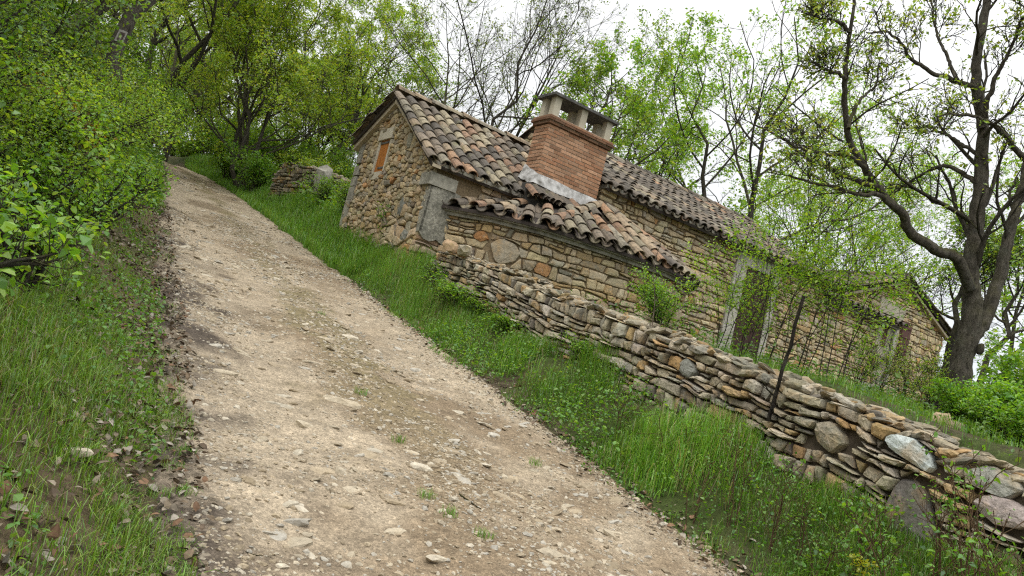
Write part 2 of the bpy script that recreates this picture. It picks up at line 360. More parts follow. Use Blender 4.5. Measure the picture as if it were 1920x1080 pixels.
def clip_poly(P, n, d):          # keep n.x <= d
    out = []; m = len(P)
    val = [p[0] * n[0] + p[1] * n[1] - d for p in P]
    for i in range(m):
        a, b = val[i], val[(i + 1) % m]
        if a <= 0: out.append(P[i])
        if (a < 0 < b) or (b < 0 < a):
            k = a / (a - b); p, q = P[i], P[(i + 1) % m]
            out.append((p[0] + (q[0] - p[0]) * k, p[1] + (q[1] - p[1]) * k))
    return out
def stones(mb, outline, fmap, w, h, seed, relief=.045, gap=.011, pal=None, pw=None, holes=(), specials=(), jit=.8, m=0, shear=0., sink=.03, asp=None, course=False):
    """irregular stones laid in rough courses inside a convex outline; fmap(a, b, d) -> local point, d outward"""
    r = rng_(seed); pal = PAL_H if pal is None else pal; pw = PW_H if pw is None else pw
    O = [tuple(p) for p in outline]
    if sum(O[i][0] * O[(i + 1) % len(O)][1] - O[(i + 1) % len(O)][0] * O[i][1] for i in range(len(O))) < 0: O = O[::-1]
    a0, b0 = np.min(O, 0); a1, b1 = np.max(O, 0); asp = asp or w / h
    seeds = []; b = b0 - 2 * h
    while b < b1 + 2 * h:
        hh = h * r.uniform(.6, 1.45); a = a0 - 2 * w + r.uniform(0, w)
        while a < a1 + 2 * w:
            ww = w * r.choice([.55, .8, 1., 1.3, 1.75]) * r.uniform(.85, 1.15)
            if ww > w * 1.1 or hh < h * 1.15 or r.random() < .35:
                seeds.append((a + ww / 2, b + hh * (.5 + jit * r.uniform(-.5, .5)) + shear * (a - a0)))
            else:
                seeds.append((a + ww / 2, b + hh * .25 + shear * (a - a0))); seeds.append((a + ww / 2 + r.uniform(-.2, .2) * w, b + hh * .8 + shear * (a - a0)))
            a += ww
        b += hh
    Sd = np.array(seeds)
    keep = np.ones(len(Sd), bool)
    for (ca, cb, ra, rb, _) in specials: keep &= ((Sd[:, 0] - ca) / (ra + w * .3)) ** 2 + ((Sd[:, 1] - cb) / (rb + h * .3)) ** 2 > 1
    Sd = Sd[keep]; X = Sd * np.array([1, asp])
    nl = len(O); lines = []
    for i in range(nl):
        p, q = np.array(O[i]), np.array(O[(i + 1) % nl]); e = q - p; nn = np.array([e[1], -e[0]]); nn /= np.linalg.norm(nn); lines.append((nn, nn @ p))
    Oa = np.array(O)
    def emit(P, col, rel):
        P = np.array(P); cen = P.mean(0)
        P = P + r.normal(0, .035, P.shape) * np.sqrt(max(np.ptp(P[:, 0]) * np.ptp(P[:, 1]), 1e-4))
        Q = np.roll(P, -1, 0); kk = r.uniform(.06, .24, (len(P), 1)); k2 = np.roll(kk, -1, 0); P = np.stack([P + (Q - P) * kk, Q - (Q - P) * k2], 1).reshape(-1, 2)
        k = len(P)
        def ring(sh, d, j): return [(cen[0] + (p[0] - cen[0]) * sh, cen[1] + (p[1] - cen[1]) * sh, d * (1 + j * r.uniform(-1, 1))) for p in P]
        tilt = r.uniform(-.35, .35, 2)
        rows = ring(1, -sink, 0) + ring(1.0, rel * .45, .25) + ring(.945, rel * .86, .16) + ring(.55, rel * 1.02, .05) + [(cen[0], cen[1], rel * 1.03)]
        rows = np.array(rows); ext = max(np.ptp(P[:, 0]), .05)
        rows[k:, 2] += rel * (tilt[0] * (rows[k:, 0] - cen[0]) / ext + tilt[1] * (rows[k:, 1] - cen[1]) / ext)
        i0 = np.arange(k); i1 = (i0 + 1) % k
        qd = np.concatenate([np.stack([i0 + j * k, i1 + j * k, i1 + (j + 1) * k, i0 + (j + 1) * k], 1) for j in range(3)])
        tr = np.stack([i0 + 3 * k, i1 + 3 * k, np.full(k, 4 * k)], 1)
        v = fmap(rows[:, 0], rows[:, 1], rows[:, 2])
        mb.add(v, [tuple(x) for x in qd] + [tuple(x) for x in tr], np.array(col) * r.uniform(.7, 1.18) * (1 + .02 * r.normal(size=3)), m)
    cells = []
    if course:
        b = b0 - h; kc = 0
        line = lambda a, j: .28 * h * (vnoise(a / (w * 1.6), j * 7.3, seed) - .5) * 2
        hs = []
        while b < b1 + h: hs.append(b); b += h * r.choice([.6, .85, 1.0, 1.25, 1.6], p=[.2, .25, .25, .2, .1])
        for j in range(len(hs) - 1):
            a = a0 - w * r.random(); H_ = hs[j + 1] - hs[j]; js = r.uniform(-.2, .2) * w * .5
            while a < a1 + w:
                ww = w * r.choice([.4, .65, .95, 1.3, 1.8], p=[.2, .25, .25, .2, .1]) * r.uniform(.85, 1.15) * (1 if H_ < h * 1.3 else .75); js2 = r.uniform(-.22, .22) * min(ww, h * 1.3)
                lo_ = lambda x: hs[j] + line(x, j); hi_ = lambda x: hs[j + 1] + line(x, j + 1)
                def quad(xa, xb, ya, yb, sa, sb):
                    xm = xa + (xb - xa) * r.uniform(.35, .65); q = [(xa - sa, ya(xa)), (xm, ya(xm) + r.normal(0, .06) * h), (xb - sb, ya(xb)), (xb + sb, yb(xb)), (xm + r.normal(0, .1) * ww, yb(xm) + r.normal(0, .06) * h), (xa + sa, yb(xa))]
                    c = np.mean(q, 0); g_ = gap * r.uniform(.7, 1.6); out = []
                    for p in q: out.append((p[0] - np.sign(p[0] - c[0]) * g_, p[1] - np.sign(p[1] - c[1]) * g_))
                    cells.append(out)
                if ww > w * .8 and H_ > h * .8 and r.random() < .3:
                    f_ = r.uniform(.35, .65); md = lambda x, f_=f_: lo_(x) * (1 - f_) + hi_(x) * f_ + line(x * 2, j + 99) * .3; sm_ = js + (js2 - js) * .5
                    quad(a, a + ww, lo_, md, js, js2); 
                    if r.random() < .5: quad(a, a + ww, md, hi_, js, js2)
                    else: xs = a + ww * r.uniform(.3, .7); quad(a, xs, md, hi_, js, 0); quad(xs, a + ww, md, hi_, 0, js2)
                else: quad(a, a + ww, lo_, hi_, js, js2)
                a += ww; js = js2
        Sd = np.array([np.mean(c, 0) for c in cells]); X = Sd
        keep_ = [all(((p[0] - ca) / (ra * .92)) ** 2 + ((p[1] - cb) / (rb * .92)) ** 2 > 1 for (ca, cb, ra, rb, _) in specials) for p in Sd]
        cells = [c for c, k_ in zip(cells, keep_) if k_]; Sd = Sd[np.array(keep_)]
    for idx in range(len(Sd)):
        p = Sd[idx]
        if any(nn @ p > d + max(w, h) for nn, d in lines): continue
        if course: P = cells[idx]
        x = X[idx]; dd = np.hypot(X[:, 0] - x[0], X[:, 1] - x[1]); near = np.argpartition(dd, 22)[:22] if len(dd) > 23 else np.arange(len(dd))
        near = near[np.argsort(dd[near])]
        R0 = 2.2 * w; P = P if course else [(x[0] - R0, x[1] - R0), (x[0] + R0, x[1] - R0), (x[0] + R0, x[1] + R0), (x[0] - R0, x[1] + R0)]
        for j in (() if course else near):
            if j == idx: continue
            n = X[j] - x; P = clip_poly(P, n, n @ (X[j] + x) / 2 - gap * np.linalg.norm(n))
            if len(P) < 3: break
        if len(P) < 3: continue
        if not course: P = [(q[0], q[1] / asp) for q in P]
        for nn, d in lines:
            P = clip_poly(P, nn, d)
            if len(P) < 3: break
        if len(P) < 3: continue
        for (ha, hb_, hA, hB) in holes:
            c = np.mean(P, 0); pa = np.array(P)
            if pa[:, 0].max() <= ha or pa[:, 0].min() >= hA or pa[:, 1].max() <= hb_ or pa[:, 1].min() >= hB: continue
            opts = [(ha - c[0], (1, 0), ha), (c[0] - hA, (-1, 0), -hA), (hb_ - c[1], (0, 1), hb_), (c[1] - hB, (0, -1), -hB)]
            o = max(opts, key=lambda z: z[0])
            if o[0] < 0: P = []; break
            P = clip_poly(P, o[1], o[2])
            if len(P) < 3: break
        if len(P) < 3: continue
        pa = np.array(P)
        for (ca, cb, ra, rb, _) in specials:
            v = (pa - (ca, cb)) / (ra, rb); L_ = np.linalg.norm(v, axis=1); ins = L_ < 1.03
            pa[ins] = (ca, cb) + v[ins] / L_[ins, None] * 1.03 * np.array([ra, rb])
        x_, y_ = pa[:, 0], pa[:, 1]; area = abs(np.sum(x_ * np.roll(y_, -1) - np.roll(x_, -1) * y_)) / 2
        if area < .0007: continue
        emit(pa, pal[r.choice(len(pal), p=pw)], relief * r.uniform(.45, 1.4))
    for (ca, cb, ra, rb, col) in specials:
        th = np.linspace(0, 2 * math.pi, 9)[:-1] + r.uniform(-.25, .25, 8)
        rr = r.uniform(.82, 1.06, 8); emit(np.c_[ca + ra * rr * np.cos(th), cb + rb * rr * np.sin(th)], col, relief * 1.1)

def slab(mb, plane, pts, d0, d1, c=(1, 1, 1), m=0):
    """prism: polygon pts in plane coords, from depth d0 to d1; plane(a,b,d)->xyz"""
    p = np.array(pts); k = len(p)
    v = np.concatenate([plane(p[:, 0], p[:, 1], np.full(k, d0)), plane(p[:, 0], p[:, 1], np.full(k, d1))])
    f = [tuple(range(k)), tuple(range(2 * k - 1, k - 1, -1))] + [(i, i + k, (i + 1) % k + k, (i + 1) % k) for i in range(k)]
    mb.add(v, f, c, m)
def fplane(v0): return lambda a, b, d: np.stack([a, v0 - d, b], -1)        # faces -v (towards the track)
def gplane(u0): return lambda a, b, d: np.stack([u0 - d, a, b], -1)        # faces -u

# ------------------------------------------------------------------ tiles
PAL_T = np.array([(.34, .18, .11), (.38, .27, .175), (.37, .305, .205), (.2, .15, .115), (.11, .09, .078), (.055, .05, .05), (.29, .25, .19), (.40, .21, .115)])
PAL_T = PAL_T * np.array([.95, 1, .98]) * .6 + np.array([.19, .16, .12]) * .4
def tile_shape(n=6):
    th = np.linspace(0, math.pi, n + 1); return np.cos(th), np.sin(th)
TX, TY = tile_shape()
def add_tiles(mb, base, ax, up, nrm, r0, r1, length, cols):
    """many half-pipe tiles at once. base (B,3) lower-end centre; ax = across, up = up the slope, nrm: all (B,3)"""
    B = len(base); n = len(TX); rings = []
    for (rr, al, th) in ((r0, 0, 0), (r1, length, 0), (r0 - .016, 0, 1), (r1 - .016, length, 1)):
        rr = np.broadcast_to(np.asarray(rr), (B,)); P = base[:, None] + up[:, None] * al
        P = P + ax[:, None] * (rr[:, None, None] * TX[None, :, None]) + nrm[:, None] * (rr[:, None, None] * TY[None, :, None] * .82)
        rings.append(P)
    V = np.stack(rings, 1).reshape(B, 4 * n, 3); q = []
    for i in range(n - 1):
        q += [(i, i + 1, n + i + 1, n + i), (2 * n + i + 1, 2 * n + i, 3 * n + i, 3 * n + i + 1), (i + 1, i, 2 * n + i, 2 * n + i + 1), (n + i, n + i + 1, 3 * n + i + 1, 3 * n + i)]
    F = (np.array(q)[None] + (np.arange(B) * 4 * n)[:, None, None]).reshape(-1, 4)
    mb.add(V.reshape(-1, 3), F, np.repeat(cols, 4 * n, 0))
def tile_roof(mb, p0, across, up, width, length, seed, weights, pitch=.235, expo=.33, r=.1, clip=None, under=True, chan=True, dark=1.0):
    """p0 eave start; rows of cover tiles (and channels between) over width x length; clip(a, l) -> keep"""
    g = rng_(seed); across = unit(np.array(across, float)); up = unit(np.array(up, float)); nrm = unit(np.cross(across, up))
    if nrm[2] < 0: nrm = -nrm
    w = np.array(weights, float); w /= w.sum(); p0 = np.array(p0, float)
    nc = int(width / pitch); nr = int(math.ceil(length / expo)); A = []; Lr = []; K = []
    for i in range(nc + 1):
        for kind in ((0, 1) if chan else (0,)):
            a = (i + .5 * kind) * width / max(nc, 1)
            if a > width + .01: continue
            off = g.uniform(-.05, .03)
            for j in range(nr):
                l = j * expo + off
                if l + .26 > length: continue
                if clip and not clip(a, l + .2): continue
                A.append(a); Lr.append(l); K.append(kind)
    A = np.array(A); Lr = np.array(Lr); K = np.array(K); B = len(A)
    yaw = g.normal(0, .035, B); axs = across[None] * np.cos(yaw)[:, None] + up[None] * np.sin(yaw)[:, None]; ups = up[None] * np.cos(yaw)[:, None] - across[None] * np.sin(yaw)[:, None]
    ups = unit(ups - nrm * .055); nm = unit(np.cross(axs, ups)); nm *= np.sign(nm @ nrm)[:, None]
    rad = r * g.uniform(.95, 1.08, B)
    base = p0 + across * (A + g.normal(0, .008, B))[:, None] + up * Lr[:, None] + nrm * (np.where(K == 0, .062, .075) + g.uniform(-.006, .01, B))[:, None]
    cols = PAL_T[g.choice(len(PAL_T), B, p=w)] * g.uniform(.75, 1.2, (B, 1)) * dark
    for kk, sg in ((0, 1), (1, -1)):
        s_ = K == kk
        if s_.any(): add_tiles(mb, base[s_], axs[s_], ups[s_], nm[s_] * sg, rad[s_], rad[s_] * .84, expo + .12, cols[s_])
    if under and clip is None:
        v = np.array([p0, p0 + across * width, p0 + across * width + up * length, p0 + up * length]); v = np.concatenate([v + nrm * .0, v - nrm * .05])
        mb.add(v, [(0, 1, 2, 3), (7, 6, 5, 4), (0, 4, 5, 1), (1, 5, 6, 2), (2, 6, 7, 3), (3, 7, 4, 0)], (.05, .04, .035))
def ridge_tiles(mb, a, b, seed, weights, r=.12, expo=.36, lift=.05):
    g = rng_(seed); a = np.array(a, float); b = np.array(b, float); L_ = np.linalg.norm(b - a); d = (b - a) / L_; n = max(1, int(L_ / expo))
    ax = unit(np.cross(d, [0, 0, 1])); nm = unit(np.cross(ax, d)); nm = nm * np.sign(nm[2]); w = np.array(weights, float); w /= w.sum()
    base = a + d * (np.arange(n)[:, None] * L_ / n) + nm * lift + g.normal(0, .006, (n, 3)); one = np.ones((n, 1))
    add_tiles(mb, base, one * ax, unit(one * d - .04 * nm), one * nm, r * g.uniform(.95, 1.08, n), r * .86, expo + .1, PAL_T[g.choice(len(PAL_T), n, p=w)] * g.uniform(.8, 1.2, (n, 1)))

# ------------------------------------------------------------------ the house (local: x along the front, y into the house, z from Z0)
HC = at(820, 308, 12.5); HA = math.atan2(math.cos(R_(57.5)), math.sin(R_(57.5))); Z0 = 2.6
house = empty('stone_house', (HC[0], HC[1], Z0), HA, label='long rubble stone farmhouse with clay tile roofs and a brick chimney', cat='house')
def hw(u, v): return HC[0] + u * math.cos(HA) - v * math.sin(HA), HC[1] + u * math.sin(HA) + v * math.cos(HA)
WT_L = [1.1, 2.6, 3, 3, 2.6, 2.4, 2.8, .5]; WT_D = [.25, .4, .5, 3.2, 4.5, 2.6, 1.4, .15]; WT_O = [1.8, 2.4, 2.8, 2.2, 1.5, .8, 2.4, 1.8]
zA, zAl, zR = 4.40 - Z0, 5.2 - Z0, 5.89 - Z0
# --- block with the gable towards the track
mb = MB()
core = [(0, -1.5), (3.83, -1.5), (3.83, zAl), (2.26, zR), (0, zA)]
slab(mb, gplane(0), core, 0, -3.4, m=1)
stones(mb, [(.0, -.6), (3.83, -.2), (3.83, zAl - .02), (2.26, zR - .03), (0, zA - .02)], gplane(0), .17, .1, 11, .055, gap=.009, holes=[(2.20, 1.80, 2.86, 2.55), (3.55, 1.3, 3.9, 2.5)],
       specials=[(.95, 1.05, .13, .2, (.24, .23, .2)), (.5, .55, .16, .12, (.2, .19, .175)), (1.35, 2.35, .13, .19, (.33, .3, .22)), (.3, .15, .14, .17, (.24, .21, .16)), (.95, .6, .11, .18, (.27, .25, .2))])
stones(mb, [(-.04, -1.0), (3.4, -1.0), (3.4, zA - .04), (-.04, zA - .04)], fplane(0), .34, .14, 12, .045, holes=[(-.1, .55, .9, zA)], pal=np.array([(.42, .31, .21), (.37, .26, .175), (.32, .26, .19)]), pw=[.4, .3, .3], course=True)
wall = mb.build('gable_wall', [MAT['stone'], MAT['mortar']], house)
mb = MB(); slab(mb, fplane(0), [(-.05, .62), (.06, .52), (.18, .5), (.3, .56), (.45, .5), (.6, .58), (.72, .56), (.7, .72), (.83, .86), (.8, 1.0), (.9, 1.14), (.86, 1.3), (.88, 1.42), (.6, 1.4), (.4, 1.43), (-.04, 1.4)], -.02, .06); slab(mb, gplane(0), [(-.06, .62), (.05, .6), (.12, 1.0), (.08, 1.4), (-.06, 1.4)], .004, .05); mb.build('corner_render', MAT['greyrender'], wall)
mb = MB(); mb.box((-.1, -.085, 1.42), (.42, .3, 1.63)); mb.build('quoin', MAT['concrete'], wall); mb = MB()
for z, d in ((1.32, .28), (1.62, .22), (1.85, .26), (2.12, .2), (2.33, .22)): mb.box((-.05, 3.83 - d, z), (.1, 3.86, z + .2 + (.08 if z < 1.5 else 0)))
mb.box((-.055, 3.6, .75), (.1, 3.86, 1.31))
mb.build('quoin', MAT['concrete'], wall)
# window in the gable
mb = MB(); mb.box((-.065, 2.22, 2.5), (.02, 2.88, 2.72)); mb.box((-.06, 2.3, 1.68), (.02, 2.76, 1.83)); mb.box((-.04, 2.22, 1.84), (.02, 2.30, 2.48)); mb.box((-.04, 2.76, 1.84), (.02, 2.86, 2.48))
w_ = mb.build('window', MAT['whitestone'], house)
mb = MB()
for i in range(4): mb.box((-.022, 2.302 + i * .1145, 1.835), (.015, 2.302 + (i + 1) * .1145 - .006, 2.495))
sh_ = mb.build('shutter', MAT['orangewood'], w_)
mb = MB(); mb.box((-.034, 2.305, 2.42), (-.023, 2.755, 2.46)); mb.build('hinge_strap', MAT['cap'], sh_.parent); mb = MB(); mb.box((-.034, 2.305, 1.9), (-.023, 2.6, 1.935)); mb.build('hinge_strap', MAT['cap'], sh_.parent)
# roof of the gable block
aslope = math.atan2(zR - zA, 2.26); ua = (0, math.cos(aslope), math.sin(aslope)); lenA = math.hypot(2.26, zR - zA) + .2
mb = MB(); eo = .2
pA = np.array([-.17, -eo * math.cos(aslope), zA + .05 - eo * math.sin(aslope)])
tile_roof(mb, pA, (1, 0, 0), ua, 2.02, lenA + .02, 21, WT_L, expo=.3)
pA2 = pA + np.array([2.02, 0, 0]) + np.array(ua) * 1.15
tile_roof(mb, pA2, (1, 0, 0), ua, 1.6, lenA - 1.13, 22, WT_L, expo=.3)
bl = math.atan2(zR - zAl, 1.57); ub = (0, -math.cos(bl), math.sin(bl)); pB = np.array([-.17, 3.83 + .22 * math.cos(bl), zAl + .05 - .22 * math.sin(bl)])
tile_roof(mb, pB, (1, 0, 0), ub, 3.6, 1.9, 23, WT_D, expo=.3)
ridge_tiles(mb, (-.2, 2.28, zR + .1), (3.45, 2.28, zR + .12), 24, [2, 4, 4, 1, 1, .5, 4, 1.5], .13)
rf = mb.build('roof', MAT['tile'], house)
mb = MB()
def beam(mb, a, b, w, h, c=(1, 1, 1)):      # along a->b, width in x, h in z
    a = np.array(a, float); b = np.array(b, float); off = np.array([(0, 0, 0), (w, 0, 0), (w, 0, h), (0, 0, h)])
    mb.add(np.concatenate([a + off, b + off]), [(0, 1, 2, 3), (7, 6, 5, 4), (0, 4, 5, 1), (1, 5, 6, 2), (2, 6, 7, 3), (3, 7, 4, 0)], c)
beam(mb, (-.13, 4.02, zAl - .2), (-.13, 2.28, zR - .11), .13, .17)
beam(mb, (-.16, -.18, zA - .11), (-.16, 2.26, zR - .1), .16, .05)
mb.build('bargeboard', MAT['wood'], rf)
mb = MB(); g = rng_(5); a = -.12
while a < 2.2:
    L_ = min(g.uniform(.35, .6), 2.25 - a); mb.box((a, -.16 + g.uniform(-.015, .015), zA - .06), (a + L_ - .012, .0, zA + .005 + g.uniform(-.006, .006))); a += L_
mb.build('cornice', MAT['concrete'], rf)
# --- long block
zB, zBr, uB0, uB1, vr = 5.18 - Z0, 6.7 - Z0, 3.5, 10.9, 2.87
mb = MB(); slab(mb, gplane(uB0), [(0, -1.5), (5.7, -1.5), (5.7, zB), (vr, zBr), (0, zB)], 0, -(uB1 - uB0), m=1)
stones(mb, [(uB0 - .02, -.3), (uB1, -.3), (uB1, zB - .05), (uB0 - .02, zB - .05)], fplane(0), .24, .12, 13, .05, pal=PAL_H * 1.2, pw=PW_H, holes=[(7.54, -.4, 9.12, zB - .02)], course=True)
stones(mb, [(0.5, zA), (5.7, zA), (5.7, zB), (vr, zBr), (0, zB)], gplane(uB0), .3, .15, 14, .05)
wl = mb.build('long_wall', [MAT['stone'], MAT['mortar']], house)
# door with pale surround
mb = MB(); z1 = 4.80 - Z0
mb.box((7.56, -.065, -.1), (7.93, .02, zB - .06)); mb.box((8.90, -.065, -.1), (9.1, .02, zB - .06)); mb.box((7.93, -.066, z1), (8.90, .02, zB - .061))
dr = mb.build('door', MAT['render'], house)
mb = MB()
for i in range(8): mb.box((7.935 + i * .1206, -.03 - .004 * (i % 2), .02), (7.935 + (i + 1) * .1206 - .006, .01, z1 - .005))
mb.box((7.95, -.05, .4), (8.88, -.035, .5)); mb.box((7.95, -.05, 1.7), (8.88, -.035, 1.8))
mb.build('door_leaf', MAT['brownwood'], dr)
mb = MB(); mb.box((8.915, -.1, 1.9), (8.96, -.064, 1.97)); mb.build('shutter_catch', MAT['cap'], dr)
bs = math.atan2(zBr - zB, vr); ub = (0, math.cos(bs), math.sin(bs)); lenB = vr / math.cos(bs) + .26
mb = MB(); pB = np.array([uB0 - .03, -.24 * math.cos(bs), zB + .06 - .24 * math.sin(bs)])
tile_roof(mb, pB, (1, 0, 0), ub, uB1 - uB0 + .13, lenB, 31, WT_D, pitch=.24, expo=.31)
ub2 = (0, -math.cos(bs), math.sin(bs)); pB2 = np.array([uB0 - .03, 5.7 + .24 * math.cos(bs), zB + .06 - .24 * math.sin(bs)])
tile_roof(mb, pB2, (1, 0, 0), ub2, uB1 - uB0 + .13, lenB, 32, WT_D, pitch=.24, expo=.31)
ridge_tiles(mb, (uB0 - .04, vr, zBr + .08), (uB1 + .1, vr, zBr + .1), 33, WT_D, .13)
rf = mb.build('roof', MAT['tile'], house)
mb = MB(); a = uB0 - .05; g = rng_(6)
while a < uB1 + .05:
    L_ = min(g.uniform(.5, .9), uB1 + .06 - a); mb.box((a, -.17 + g.uniform(-.012, .012), zB - .05), (a + L_ - .012, .0, zB + .03 + g.uniform(-.006, .006))); a += L_
mb.build('cornice', MAT['concrete'], rf)
# --- low wing beyond
zC, uC1 = 4.80 - Z0, 14.05
mb = MB(); slab(mb, gplane(uB1), [(0.03, -1.5), (4.5, -1.5), (4.5, zC + .9), (0.03, zC)], 0, -(uC1 - uB1), m=1)
stones(mb, [(uB1, -.6), (uC1, -.6), (uC1, zC - .04), (uB1, zC - .04)], fplane(.03), .24, .12, 15, .05, pal=PAL_H * 1.3, pw=PW_H, course=True, holes=[(13.5, 1.42, 14.1, zC), (13.15, -.5, 14.1, .55)], jit=.6)
wl = mb.build('low_wing_wall', [MAT['stone'], MAT['mortar']], house)
mb = MB(); g = rng_(8)
for i, z in enumerate(np.arange(.55, 2.1, .26)):
    if z < 1.4: mb.box((13.72 - (.14 if i % 2 else 0), -.03, z), (14.09, .3, z + .25))
    else: mb.box((13.45, -.03, z), (13.66, .1, z + .25)); mb.box((13.9, -.03, z), (14.09, .3, z + .25))
mb.build('quoin', MAT['whitestone'], wl)
mb = MB(); mb.box((13.15, -.04, -.6), (13.42, .1, .42)); mb.box((13.78, -.04, -.6), (14.09, .3, .42)); mb.box((13.15, -.041, .42), (14.09, .3, .545)); lw = mb.build('cellar_window', MAT['render'], house)
mb = MB(); mb.box((13.42, .0, -.1), (13.78, .028, .42)); mb.build('dark_opening', MAT['cap'], lw)
mb = MB(); mb.box((13.66, -.005, 1.45), (13.9, .05, 2.1)); lw = mb.build('window', MAT['shutterwood'], house)
mb = MB()
tt = np.linspace(0, 2 * math.pi, 9)[:-1]
v = np.concatenate([np.c_[14.16 + .045 * np.cos(tt), -.08 + .045 * np.sin(tt), np.full(8, z)] for z in (.6, 2.2)]); mb.add(v, [(i, (i + 1) % 8, (i + 1) % 8 + 8, i + 8) for i in range(8)]); mb.build('downpipe', MAT['metalpipe'], house, True)
mb = MB(); cs = R_(16); uc = (0, math.cos(cs), math.sin(cs))
tile_roof(mb, (uB1 + .1, -.22, zC + .03), (1, 0, 0), uc, uC1 - uB1 + .1, 3.4, 34, WT_D, pitch=.24, expo=.31)
rf = mb.build('roof', MAT['tile'], house)
mb = MB(); a = uB1 + .02
while a < uC1 + .1:
    L_ = min(g.uniform(.5, .9), uC1 + .12 - a); mb.box((a, -.17 + g.uniform(-.012, .012), zC - .06), (a + L_ - .012, .03, zC + .01)); a += L_
mb.build('cornice', MAT['concrete'], rf)
# --- far cross wing with its gable
zD, zDr, d0, d1, dm, dv = 5.85 - Z0, 6.92 - Z0, 14.9, 20.55, 17.6, 2.0
mb = MB(); slab(mb, fplane(dv), [(d0, -1.8), (d1, -1.8), (d1, zD), (dm, zDr), (d0, zD + .1)], 0, -5.5, m=1)
stones(mb, [(d0, -1.2), (d1, -1.2), (d1, zD - .03), (dm, zDr - .03), (d0, zD + .07)], fplane(dv), .26, .12, 16, .05, pal=PAL_H * 1.4, pw=PW_H, course=True, holes=[(16.6, 1.9, 17.85, 3.45)], jit=.6)
wl = mb.build('cross_wing_wall', [MAT['stone'], MAT['mortar']], house)
mb = MB(); mb.box((16.55, dv - .06, 3.08), (17.98, dv + .02, 3.5)); mb.box((16.6, dv - .05, 1.9), (16.8, dv + .02, 3.08)); mb.box((17.66, dv - .05, 1.9), (17.86, dv + .02, 3.08)); dw = mb.build('window', MAT['whitestone'], house)
mb = MB(); mb.box((16.8, dv - .02, 1.9), (17.66, dv + .015, 3.08)); mb.build('pane', MAT['cap'], dw)
mb = MB()
for i in range(4): mb.box((17.9 + i * .125, dv - .13, 1.98), (17.9 + i * .125 + .119, dv - .09, 3.06))
for z in (2.15, 2.55, 2.85): mb.box((17.9, dv - .15, z), (18.39, dv - .131, z + .07))
mb.build('shutter', MAT['shutterwood'], dw)
mb = MB()
for sg, u_e in ((1, d0 - .2), (-1, d1 + .2)):
    ze = zD + (.1 if sg > 0 else 0); sl = math.atan2(zDr - ze, abs(dm - u_e) - .2); upv = np.array([sg * math.cos(sl), 0, math.sin(sl)]); p0 = np.array([u_e, dv - .2, ze + .05 - .2 * math.tan(sl)])
    tile_roof(mb, p0, (0, 1, 0), upv, 5.8, abs(dm - u_e) / math.cos(sl) + .03, 35 + sg, WT_D, pitch=.24, expo=.31)
ridge_tiles(mb, (dm, dv - .2, zDr + .1), (dm, dv + 5.5, zDr + .1), 38, WT_D, .13)
rf = mb.build('roof', MAT['tile'], house)
mb = MB(); 
for a, b in (((d0 - .2, zD - .05), (dm, zDr - .01)), ((dm, zDr - .01), (d1 + .2, zD - .16))):
    p = fplane(dv); slab(mb, p, [(a[0], a[1] - .08), (b[0], b[1] - .08), (b[0], b[1]), (a[0], a[1])], .03, .17)
mb.build('bargeboard', MAT['wood'], rf)
# --- bread oven: apse with three tiled faces
zO = 3.66 - Z0
Q = [np.array(q) for q in ((.42, .0), (.9, -.66), (1.6, -1.12), (2.8, -1.37), (4.15, -1.42), (5.1, -1.12), (5.6, -.6), (5.72, 0.))]; NQ = len(Q)
mb = MB(); cen = np.array([3.3, 0])
pl = np.array(Q); k_ = len(pl)
v = np.concatenate([np.c_[pl, np.full(k_, -1.8)], np.c_[pl, np.full(k_, zO)]]); mb.add(v, [tuple(range(k_, 2 * k_))] + [(i, (i + 1) % k_, (i + 1) % k_ + k_, i + k_) for i in range(k_)], m=1)
# one continuous skin of stones bent round the apse
seg = [np.linalg.norm(Q[i + 1] - Q[i]) for i in range(NQ - 1)]; cum = np.concatenate([[0], np.cumsum(seg)])
def omap(a, b, d):
    a = np.clip(np.asarray(a, float), 0, cum[-1] - 1e-6); i = np.clip(np.searchsorted(cum, a, 'right') - 1, 0, NQ - 2); q = np.array(Q)
    def pn(a_):
        a_ = np.clip(a_, 0, cum[-1] - 1e-6); j = np.clip(np.searchsorted(cum, a_, 'right') - 1, 0, NQ - 2); e_ = unit(q[j + 1] - q[j]); return q[j] + e_ * (a_ - cum[j])[:, None], np.stack([e_[:, 1], -e_[:, 0]], 1)
    p, _ = pn(a); n = unit(pn(a - .5)[1] + pn(a - .25)[1] + pn(a)[1] + pn(a + .25)[1] + pn(a + .5)[1]); q2 = p + n * np.asarray(d)[:, None]
    return np.stack([q2[:, 0], q2[:, 1], b], -1)
stones(mb, [(0, -1.4), (cum[-1], -1.4), (cum[-1], zO - .03), (0, zO - .03)], omap, .27, .125, 17, .05, gap=.009, course=True,
       specials=[(1.15, .62, .27, .21, (.33, .28, .2)), (3.05, .12, .2, .17, (.42, .32, .2)), (4.1, -.1, .22, .16, (.36, .31, .23)), (2.25, -.2, .1, .07, (.2, .22, .24)), (.72, .78, .16, .1, (.38, .19, .08)), (4.75, .05, .1, .15, (.44, .28, .12))])
ov = mb.build('bread_oven', [MAT['stone'], MAT['mortar']], house)
def offs(o):
    out = []
    for i in range(NQ):
        if i == 0: out.append(Q[0] + np.array([-o * 1.1, 0])); continue
        if i == NQ - 1: out.append(Q[NQ - 1] + np.array([o, 0])); continue
        e1 = unit(Q[i] - Q[i - 1]); e2 = unit(Q[i + 1] - Q[i]); n1 = np.array([e1[1], -e1[0]]); n2 = np.array([e2[1], -e2[0]]); bis = unit(n1 + n2); out.append(Q[i] + bis * o / max(.4, bis @ n1))
    return out
mb = MB(); E1 = offs(.15); E0 = offs(-.05)
